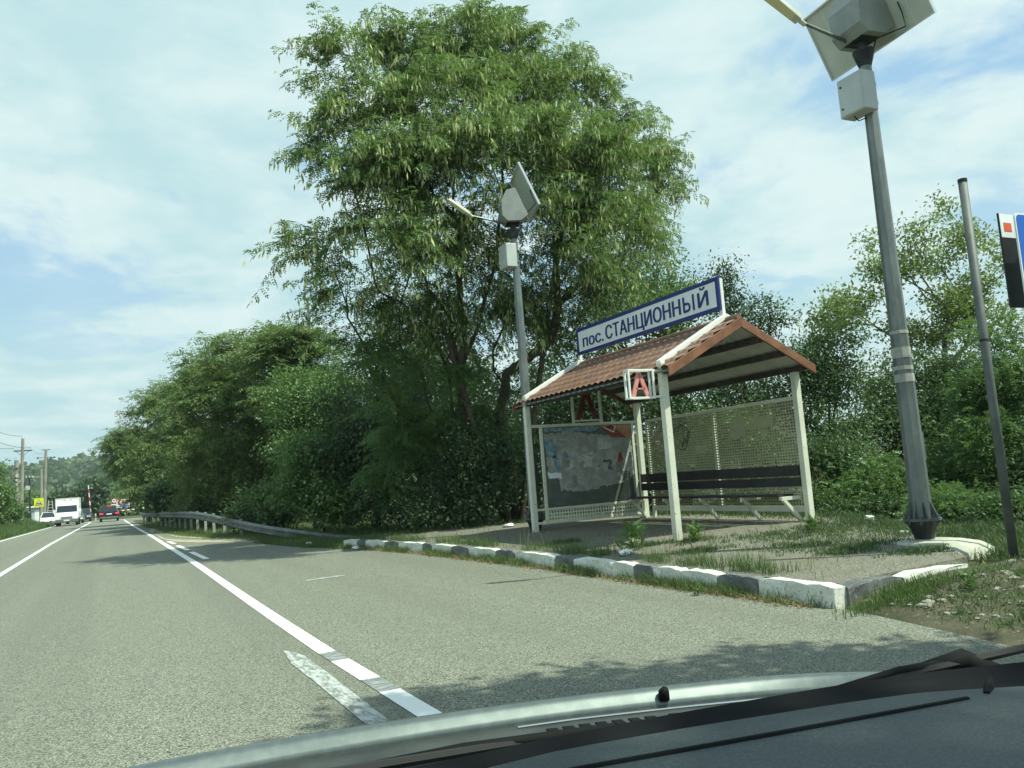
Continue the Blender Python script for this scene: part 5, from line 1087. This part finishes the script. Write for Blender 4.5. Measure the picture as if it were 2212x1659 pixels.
tree('tree', 'airy yellow green tree with sparse twigs behind the near lamp pole', 'tree', (22.04, 17.5, 0.0), sublobes(np.random.default_rng(240), [(20.7,17.5,6.26,1.33,1.15,0.98),(22.56,17.5,7.66,1.09,1.12,1.16),(23.95,17.0,7.14,1.17,1.24,1.31),(25.27,17.0,5.99,1.18,1.33,1.48),(22.52,17.3,5.4,1.71,1.5,1.28),(19.41,17.5,5.39,0.82,0.75,0.68),(23.87,17.5,8.96,0.6,0.6,0.6),(27.18,17.0,7.29,0.92,1.07,1.23)], 5), 240, 'leaf_airy', 'leaf', 15000, 0.135, group='trees behind the shelter', spread=0.26, natt=240, r0=0.11, bark='bark_grey', shell=0.2, droop=0.12)
tree('shrub', 'leafy bush at the left edge of the picture below the wires', 'shrub', (-7.83, 78, 0.7), sublobes(np.random.default_rng(250), [(-8.54,78.0,2.35,1.25,1.29,1.32),(-9.97,80.0,3.78,1.88,1.97,2.06)], 9), 250, 'leaf_light', 'leaf', 8000, 0.3, group='bushes on the left bank', r0=0.08, spread=0.5, natt=130, shell=0.45, droop=0.12)
tree('shrub', 'low bush on the left bank round the tallest pole', 'shrub', (-8.11, 88, 0.6), sublobes(np.random.default_rng(251), [(-8.36,88.0,1.42,1.08,0.83,0.58)], 9), 251, 'leaf_light', 'leaf', 3500, 0.28, group='bushes on the left bank', r0=0.06, spread=0.4, natt=130, shell=0.45, droop=0.12)
tree('shrub', 'low ferny shrub behind the lamp footing on the right', 'shrub', (13.06, 9.6, 0.0), sublobes(np.random.default_rng(252), [(13.01,9.7,0.12,0.47,0.39,0.31),(13.1,10.2,0.23,0.37,0.33,0.29)], 9), 252, 'leaf_acacia', 'pinnate', 3200, 0.16, group='shrubs right of the shelter', spread=0.2, r0=0.06, natt=130, shell=0.45, droop=0.12)
tree('shrub', 'leafy shrub beside the foot of the grey pole', 'shrub', (12.78, 8.6, 0.0), sublobes(np.random.default_rng(253), [(12.93,8.9,0.14,0.37,0.35,0.34),(12.84,8.4,0.08,0.43,0.4,0.36)], 9), 253, 'leaf_hedge', 'leaf', 6500, 0.075, group='shrubs right of the shelter', spread=0.2, r0=0.06, natt=130, shell=0.45, droop=0.12)
tree('shrub', 'low leafy shrub in the grass behind the near shelter post', 'shrub', (13.74, 12.6, 0.0), sublobes(np.random.default_rng(254), [(13.45,12.6,0.18,0.57,0.42,0.28),(14.16,12.2,0.08,0.56,0.41,0.26)], 9), 254, 'leaf_hedge', 'leaf', 6000, 0.075, group='shrubs right of the shelter', spread=0.2, r0=0.06, natt=130, shell=0.45, droop=0.12)
tree('tree', 'dark pointed tree beyond the raised barrier arm', 'tree', (-2.74, 170, 0.0), sublobes(np.random.default_rng(260), [(-2.91,170.0,3.64,1.68,2.18,2.69),(-2.57,170.0,1.36,2.18,2.1,2.01)], 9), 260, 'leaf_dark', 'leaf', 5000, 0.8, group='far trees beyond the level crossing', spread=0.8, r0=0.2, natt=130, shell=0.45, droop=0.12)
tree('tree', 'dark hedge tree behind the white truck', 'tree', (-7.27, 175, 0.0), sublobes(np.random.default_rng(261), [(-7.37,175.0,2.59,2.73,2.13,1.53),(-5.09,175.0,2.84,1.72,1.55,1.37)], 9), 261, 'leaf_dark', 'leaf', 5000, 0.8, group='far trees beyond the level crossing', spread=0.8, r0=0.2, natt=130, shell=0.45, droop=0.12)
tree('tree', 'light green tree behind the chevron sign', 'tree', (2.52, 180, 0.0), sublobes(np.random.default_rng(262), [(2.38,180.0,2.73,3.15,2.66,2.16),(0.32,175.0,1.72,1.92,1.65,1.39),(5.21,178.0,2.76,3.14,2.92,2.69)], 9), 262, 'leaf_row', 'leaf', 6000, 0.8, group='far trees beyond the level crossing', spread=0.9, r0=0.2, natt=130, shell=0.45, droop=0.12)
tree('tree', 'bushy tree behind the low barrier bar', 'tree', (0.79, 160, 0.0), sublobes(np.random.default_rng(263), [(1.14,160.0,0.67,2.71,1.91,1.12),(3.85,158.0,0.61,2.7,1.99,1.27)], 9), 263, 'leaf_row', 'leaf', 4500, 0.7, group='far trees beyond the level crossing', spread=0.7, r0=0.15, natt=130, shell=0.45, droop=0.12)
tree('tree', 'mid green tree at the left beyond the poles', 'tree', (-17.33, 180, 0.0), sublobes(np.random.default_rng(264), [(-17.74,180.0,3.86,3.41,2.73,2.05),(-14.05,185.0,3.16,3.1,2.35,1.6)], 9), 264, 'leaf_row', 'leaf', 6000, 0.8, group='far trees beyond the level crossing', spread=0.9, r0=0.2, natt=130, shell=0.45, droop=0.12)
tree('tree', 'roadside tree outside the picture on the right, crown shaped to shade the road ahead and the dashboard', 'tree', (8.6, 0.2, 0.1), [(6.92, 0.3, 8.0, 1.1, 1.1, 0.77), (6.47, -0.47, 8.6, 1.0, 1.0, 0.7), (7.55, 0.18, 7.6, 1.0, 1.0, 0.7), (5.63, 0.65, 9.0, 0.75, 0.75, 0.5249999999999999), (5.99, 0.52, 8.4, 0.7, 0.7, 0.48999999999999994), (5.55, -1.52, 7.6, 0.9, 0.9, 0.63), (3.67, -3.15, 8.6, 0.42, 0.42, 0.294), (4.0, -2.94, 8.2, 0.42, 0.42, 0.294), (4.42, -2.85, 8.0, 0.42, 0.42, 0.294), (3.23, -3.35, 9.0, 0.42, 0.42, 0.294), (6.59, -0.84, 7.2, 1.2, 1.2, 0.84), (6.4, 0.96, 8.2, 0.55, 0.55, 0.385)], 270, 'leaf_hedge', 'leaf', 20000, .18, r0=.18, natt=170, spread=.2, group='trees along the right side of the road')  # unseen tree; small crown lobes added to keep sun off the dashboard

# ---- trees and shrubs built above; ground cover below
def blades(name, label, P, h, wd, mat, lean=.45, cat='grass', seed=1):
    r = np.random.default_rng(seed); n = len(P); hh = h * r.uniform(.45, 1.3, n); a = r.uniform(0, 6.28, n)
    W_ = np.stack([np.cos(a), np.sin(a), np.zeros(n)], -1) * (wd * r.uniform(.6, 1.3, n))[:, None]
    b = r.uniform(0, 6.28, n); Ln = np.stack([np.cos(b), np.sin(b), np.zeros(n)], -1) * (hh * lean * r.uniform(.1, 1.2, n))[:, None]
    Z = np.stack([np.zeros(n), np.zeros(n), hh], -1)
    V = np.stack([P - W_ * .5, P + W_ * .5, P + Ln * .35 + Z * .6 + W_ * .35, P + Ln * .35 + Z * .6 - W_ * .35, P + Ln + Z], 1).reshape(-1, 3)
    i = (np.arange(n) * 5)[:, None]
    F3 = [list(f) for f in []]
    Q = i + np.array([[0, 1, 2, 3]]); T = np.concatenate([i + 3, i + 2, i + 4, i + 4], 1)
    # tip as a degenerate-free kite: use its own thin quad
    V2 = np.stack([P + Ln * .35 + Z * .6 - W_ * .35, P + Ln * .35 + Z * .6 + W_ * .35, P + Ln + Z + W_ * .04, P + Ln + Z - W_ * .04], 1).reshape(-1, 3)
    V1 = V.reshape(n, 5, 3)[:, :4].reshape(-1, 3); VV = np.concatenate([V1, V2]); F = (np.arange(2 * n) * 4)[:, None] + np.arange(4)[None, :]
    o = npmesh(name, VV, F, mat); return tag(o, label, cat, None, 'stuff')
def clumped(r, n, xy_fn, cl=.12, per=9):
    m = max(1, n // per); X, Y = xy_fn(r, m); X = np.repeat(X, per); Y = np.repeat(Y, per); X = X + r.normal(size=len(X)) * cl; Y = Y + r.normal(size=len(Y)) * cl; return X, Y
gz_ = ground_z
r = np.random.default_rng(11)
# verge behind kerb, rails and under trees
X, Y = clumped(r, 42000, lambda r, m: (lambda y: (bay(y) + .15 + 6.5 * r.uniform(0, 1, m) ** 1.8, y))(19.5 + 50 * r.uniform(0, 1, m) ** 1.7), .16)
keep = X > bay(Y) + .05; X, Y = X[keep], Y[keep]
blades('verge_grass', 'green grass of the verge under the guardrail', np.stack([X, Y, gz_(X, Y) - .01], -1), .12, .012, 'grass_blade', .7, seed=2)
def back_strip(r, m): y = r.uniform(7.5, 21, m); x = np.interp(y, py_, pr_) + r.normal(size=m) * .22 + r.exponential(.7, m) - .1; return x, y
X, Y = clumped(r, 26000, back_strip, .14); Z = np.maximum(gz_(X, Y), np.where((X < np.interp(Y, py_, pr_)) & (Y < 19.7), plat_z(X, Y), -9)) - .01
blades('shelter_grass', 'rough grass along the back edge of the platform behind the shelter', np.stack([X, Y, Z], -1), .11, .012, 'grass_dark', .9, seed=3)
def kerbline(r, m): y = r.uniform(5.9, 20.0, m); return bay(y) + r.normal(size=m) * .035 - .09, y
def clump_mask(Y, r, f=1.9): return (np.sin(Y * f) + np.sin(Y * 3.7 + 1) * .7 + np.sin(Y * 9.1) * .5 + r.normal(size=len(Y)) * .5) > -.35
X, Y = clumped(r, 15000, kerbline, .05, 12); kk = clump_mask(Y, r, 2.6); X, Y = X[kk], Y[kk]; kk = X < bay(Y) - .055; X, Y = X[kk], Y[kk]
blades('kerb_grass', 'grass tufts growing in the gutter along the painted kerb', np.stack([X, Y, np.full(len(X), -.01)], -1), .13, .007, 'grass_blade', .8, seed=4)
X, Y = clumped(r, 8000, lambda r, m: (lambda y: (bay(y) + .16 + r.exponential(.14, m), y))(r.uniform(6.2, 19.4, m)), .07, 12); kk = clump_mask(Y + 3, r); X, Y = X[kk], Y[kk]
kk = X > bay(Y) + .12; X, Y = X[kk], Y[kk]
blades('kerb_weeds', 'thin weeds standing behind the kerb on the platform', np.stack([X, Y, plat_z(X, Y) - .005], -1), .15, .006, 'grass_blade', seed=5)
X, Y = clumped(r, 6500, kerbline, .06, 10); kk = X < bay(Y) - .055; X, Y = X[kk], Y[kk]
blades('gutter_straw', 'dry straw and dead stalks matted in the gutter along the kerb', np.stack([X, Y, np.full(len(X), -.01)], -1), .075, .008, 'grass_dry', 1.6, seed=15)
# weed patches on the platform
def patches(r, m):
    c = np.array([(7.75, 10.35, .22), (8.6, 9.6, .55), (9.3, 9.0, .6), (8.3, 8.7, .6), (9.0, 8.2, .7), (7.9, 8.1, .4), (8.3, 7.5, .35), (7.7, 7.3, .25), (10.2, 9.8, .5), (9.9, 9.2, .5), (7.0, 9.2, .2), (7.1, 10.6, .15), (6.8, 12.6, .2), (8.0, 6.5, .2)])
    k = r.integers(len(c), size=m); return c[k, 0] + r.normal(size=m) * c[k, 2], c[k, 1] + r.normal(size=m) * c[k, 2] * .7
X, Y = clumped(r, 12000, patches, .06, 11); kk = X > bay(Y) + .2; X, Y = X[kk], Y[kk]
Z = np.where(X < np.interp(Y, py_, pr_), plat_z(X, Y), np.maximum(gz_(X, Y), 0.1)) - .005
blades('platform_weeds', 'patchy weeds breaking through the platform beside the shelter', np.stack([X, Y, Z], -1), .055, .010, 'grass_dark', 1.1, seed=6)
X, Y = clumped(r, 9000, lambda r, m: (r.uniform(5.8, 13, m), r.uniform(2.0, 5.6, m)), .07, 12); kk = (np.sin(X * 2.7 + Y) + np.sin(Y * 3.3 - X * 1.3) + r.normal(size=len(X)) * .5) > -.45; X, Y = X[kk], Y[kk]
kk = X > np.interp(Y, [2, 3.5, 5.1, 5.7], [5.55, 5.6, 5.95, 6.1]); X, Y = X[kk], Y[kk]
blades('soil_weeds', 'low weeds on the bare soil at the right corner', np.stack([X, Y, (verge_z(X, Y) + .008) - .0], -1), .06, .010, 'grass_dark', 1.2, seed=7)
X, Y = clumped(r, 6000, lambda r, m: (r.uniform(5.9, 9.2, m), r.uniform(3.6, 5.6, m)), .09, 14); kk = (np.sin(X * 4.1 + 1) + np.sin(Y * 5.3 + X) + r.normal(size=len(X)) * .6) > -.3; X, Y = X[kk], Y[kk]
kk = X > np.interp(Y, [2, 3.5, 5.1, 5.7], [5.62, 5.68, 6.0, 6.15]); X, Y = X[kk], Y[kk]
blades('verge_weeds', 'matted grey green weeds spreading over the soil verge by the kerb corner', np.stack([X, Y, (verge_z(X, Y) + .008)], -1), .04, .011, 'grass_dark', 1.8, seed=16)
X = r.normal(6.35, .3, 1600); Y = r.normal(5.42, .1, 1600)
blades('corner_grass', 'bright green grass clump under the corner kerb stone', np.stack([X, Y, (verge_z(X, Y) + .008)], -1), .085, .009, 'grass_blade', seed=8)
X, Y = clumped(r, 16000, lambda r, m: (r.uniform(8.3, 14, m), r.uniform(4.9, 8.9, m)), .1, 12); kk = X > 8.2 + .0 * Y; X, Y = X[kk], Y[kk]
blades('edge_grass', 'grass on the verge round the grey pole at the right edge', np.stack([X, Y, np.maximum(gz_(X, Y), np.where(Y < 5.7, (verge_z(X, Y) + .008), .1)) - .01], -1), .11, .012, 'grass_dark', .9, seed=9)
# dry stalks
X = np.concatenate([r.uniform(5.95, 7.4, 130), r.normal(7.8, .25, 40)]); Y = np.concatenate([r.uniform(6.5, 17, 130), r.normal(10.3, .2, 40)]); kk = X > bay(Y) + .1; X, Y = X[kk], Y[kk]
blades('dry_stalks', 'dry straw coloured grass stalks dotted over the platform', np.stack([X, Y, plat_z(X, Y)], -1), .26, .008, 'grass_dry', .3, seed=10)
X = r.uniform(6.0, 11.0, 2600); Y = r.uniform(2.5, 13, 2600); kk = (X > bay(Y) + .2) & ((Y > 5.9) | (X > 6.2)); X, Y = X[kk], Y[kk]
Z = np.where(Y < 5.75, (verge_z(X, Y) + .008), np.where(X < np.interp(Y, py_, pr_), plat_z(X, Y), np.maximum(gz_(X, Y), .1)))
blades('dry_grass', 'flattened dry grass and straw bits over platform and soil', np.stack([X, Y, Z], -1), .035, .008, 'grass_dry', 2.5, seed=14)
# left bank
def lbank(r, m): y = 32 + 86 * r.uniform(0, 1, m) ** 1.2; return LEFT + road_shift(y) - .25 - 9 * r.uniform(0, 1, m) ** 1.5, y
X, Y = clumped(r, 52000, lbank, .25)
kk = X < LEFT + road_shift(Y) - .12; X, Y = X[kk], Y[kk]
blades('bank_grass', 'tall bright green grass on the left bank beyond the road', np.stack([X, Y, gz_(X, Y) - .02], -1), .34, .030, 'grass_blade', seed=12)
# fallen leaves and grit in the gutter
n = 1700; Y = r.uniform(5.9, 18.5, n); X = bay(Y) - .10 - np.abs(r.normal(size=n)) * .09
A = unit(np.stack([r.normal(size=n), r.normal(size=n), r.normal(size=n) * .25], -1)); Nn = unit(np.array([0, 0, 1.0]) + r.normal(size=(n, 3)) * .4); Nn = unit(Nn - A * (Nn * A).sum(1, keepdims=True))
V, F = rhombs(np.stack([X, Y, np.full(n, .012)], -1), A, Nn, r.uniform(.02, .055, n), r.uniform(.015, .035, n), .15)
tag(npmesh('fallen_leaves', V, F, 'dead_leaf'), 'brown fallen leaves lying in the gutter along the kerb', 'leaves', None, 'stuff')
# stones on the soil
n = 420; X = r.uniform(5.9, 10, n); Y = r.uniform(3.2, 5.6, n); kk = X > np.interp(Y, [3, 3.5, 5.1, 5.7], [5.55, 5.6, 5.95, 6.1]); X, Y = X[kk], Y[kk]; n = len(X)
g = G(); rr_ = random.Random(3); ico = bmesh.new(); bmesh.ops.create_icosphere(ico, subdivisions=1, radius=1); IV = [v.co.copy() for v in ico.verts]; IF = [[v.index for v in f.verts] for f in ico.faces]; ico.free()
for x, y in zip(X, Y):
    s = rr_.choice((.012, .018, .03, .05)) * rr_.uniform(.7, 1.2); z = float(verge_z(x, y)) + .015
    g.add([(x + v.x * s * rr_.uniform(.7, 1.3), y + v.y * s * rr_.uniform(.7, 1.3), z + v.z * s * .55) for v in IV], IF)
tag(g.make('stones', 'stone'), 'pale stones scattered on the bare soil at the right corner', 'stones', None, 'stuff')
# broad-leaved weeds one can count
def weed(label, x, y, z, h, n, seed):
    r = np.random.default_rng(seed); P = np.stack([r.normal(size=n) * h * .12, r.normal(size=n) * h * .12, r.uniform(0, .7, n) * h], -1)
    A = unit(np.stack([r.normal(size=n), r.normal(size=n), np.abs(r.normal(size=n)) * .7 + .15], -1)); Nn = randdir(r, n); Nn = unit(Nn - A * (Nn * A).sum(1, keepdims=True))
    V, F = rhombs(P, A, Nn, h * r.uniform(.3, .6, n), h * r.uniform(.09, .16, n), .1); o = npmesh('weed', V, F, 'leaf_light'); o.location = (x, y, z); tag(o, label, 'weed', 'broad leaved weeds round the platform')
weed('leafy weed at the foot of the near shelter post', 7.72, 10.15, .24, .32, 60, 1)
weed('tall spindly weed on the platform between kerb and near post', 6.75, 10.3, .21, .5, 46, 2)
weed('bushy green weed on the platform right of the shelter', 9.05, 9.15, .27, .26, 70, 3)
weed('broad green weed in the gutter below the big white kerb stone', 5.56, 7.35, .0, .16, 34, 4)
weed('rosette of weed on the platform in front of the lamp footing', 7.9, 7.15, .24, .15, 30, 5)
weed('low leafy weed on the bare soil just right of the kerb corner', 6.75, 5.05, float(verge_z(6.75, 5.05)), .2, 46, 6)
weed('second leafy weed farther right on the bare soil verge', 7.6, 4.75, float(verge_z(7.6, 4.75)), .22, 46, 7)
weed('small leafy weed on the soil near the wiper tip', 6.5, 4.35, float(verge_z(6.5, 4.35)), .15, 36, 8)
# far wood on the hills: one mass of tree crowns
r = np.random.default_rng(21); n = 5200
Y = r.uniform(340, 1300, n); X = r.uniform(-.26, .22, n) * Y; k0 = 9
Z = hill_z(X, Y); S = r.uniform(3.0, 6.0, n)
d = randdir(r, n * k0); d[:, 2] = np.abs(d[:, 2]); C = np.repeat(np.stack([X, Y, Z + 1.5], -1), k0, 0); Sr = np.repeat(S, k0)
P = C + d * Sr[:, None] * np.array([1, 1, .9]) * r.uniform(.6, 1.0, n * k0)[:, None]
A = unit(randdir(r, n * k0) + np.array([0, 0, -.2])); Nn = unit(d + r.normal(size=d.shape) * .5); Nn = unit(Nn - A * (Nn * A).sum(1, keepdims=True))
V, F = rhombs(P, A, Nn, Sr * .95, Sr * .75, .15)
tag(npmesh('far_forest', V, F, 'leaf_forest'), 'far green wood covering the hills on the horizon', 'wood', None, 'stuff')

# ---- air: pale haze that softens the far hills
g = G(); g.box(-1700, 1700, -60, 2100, -6, 75)
hz = g.make('haze', MATS['wire']); hz.data.materials.clear(); hm = bpy.data.materials.new('haze_air'); hm.use_nodes = True
for nd in list(hm.node_tree.nodes):
    if nd.type != 'OUTPUT_MATERIAL': hm.node_tree.nodes.remove(nd)
pv = hm.node_tree.nodes.new('ShaderNodeVolumePrincipled'); pv.inputs['Color'].default_value = (.80, .93, .96, 1); pv.inputs['Density'].default_value = .00028; pv.inputs['Anisotropy'].default_value = .2
hm.node_tree.links.new(pv.outputs[0], [n for n in hm.node_tree.nodes if n.type == 'OUTPUT_MATERIAL'][0].inputs['Volume'])
hz.data.materials.append(hm); tag(hz, 'thin pale summer haze over the whole scene', 'haze', None, 'stuff')
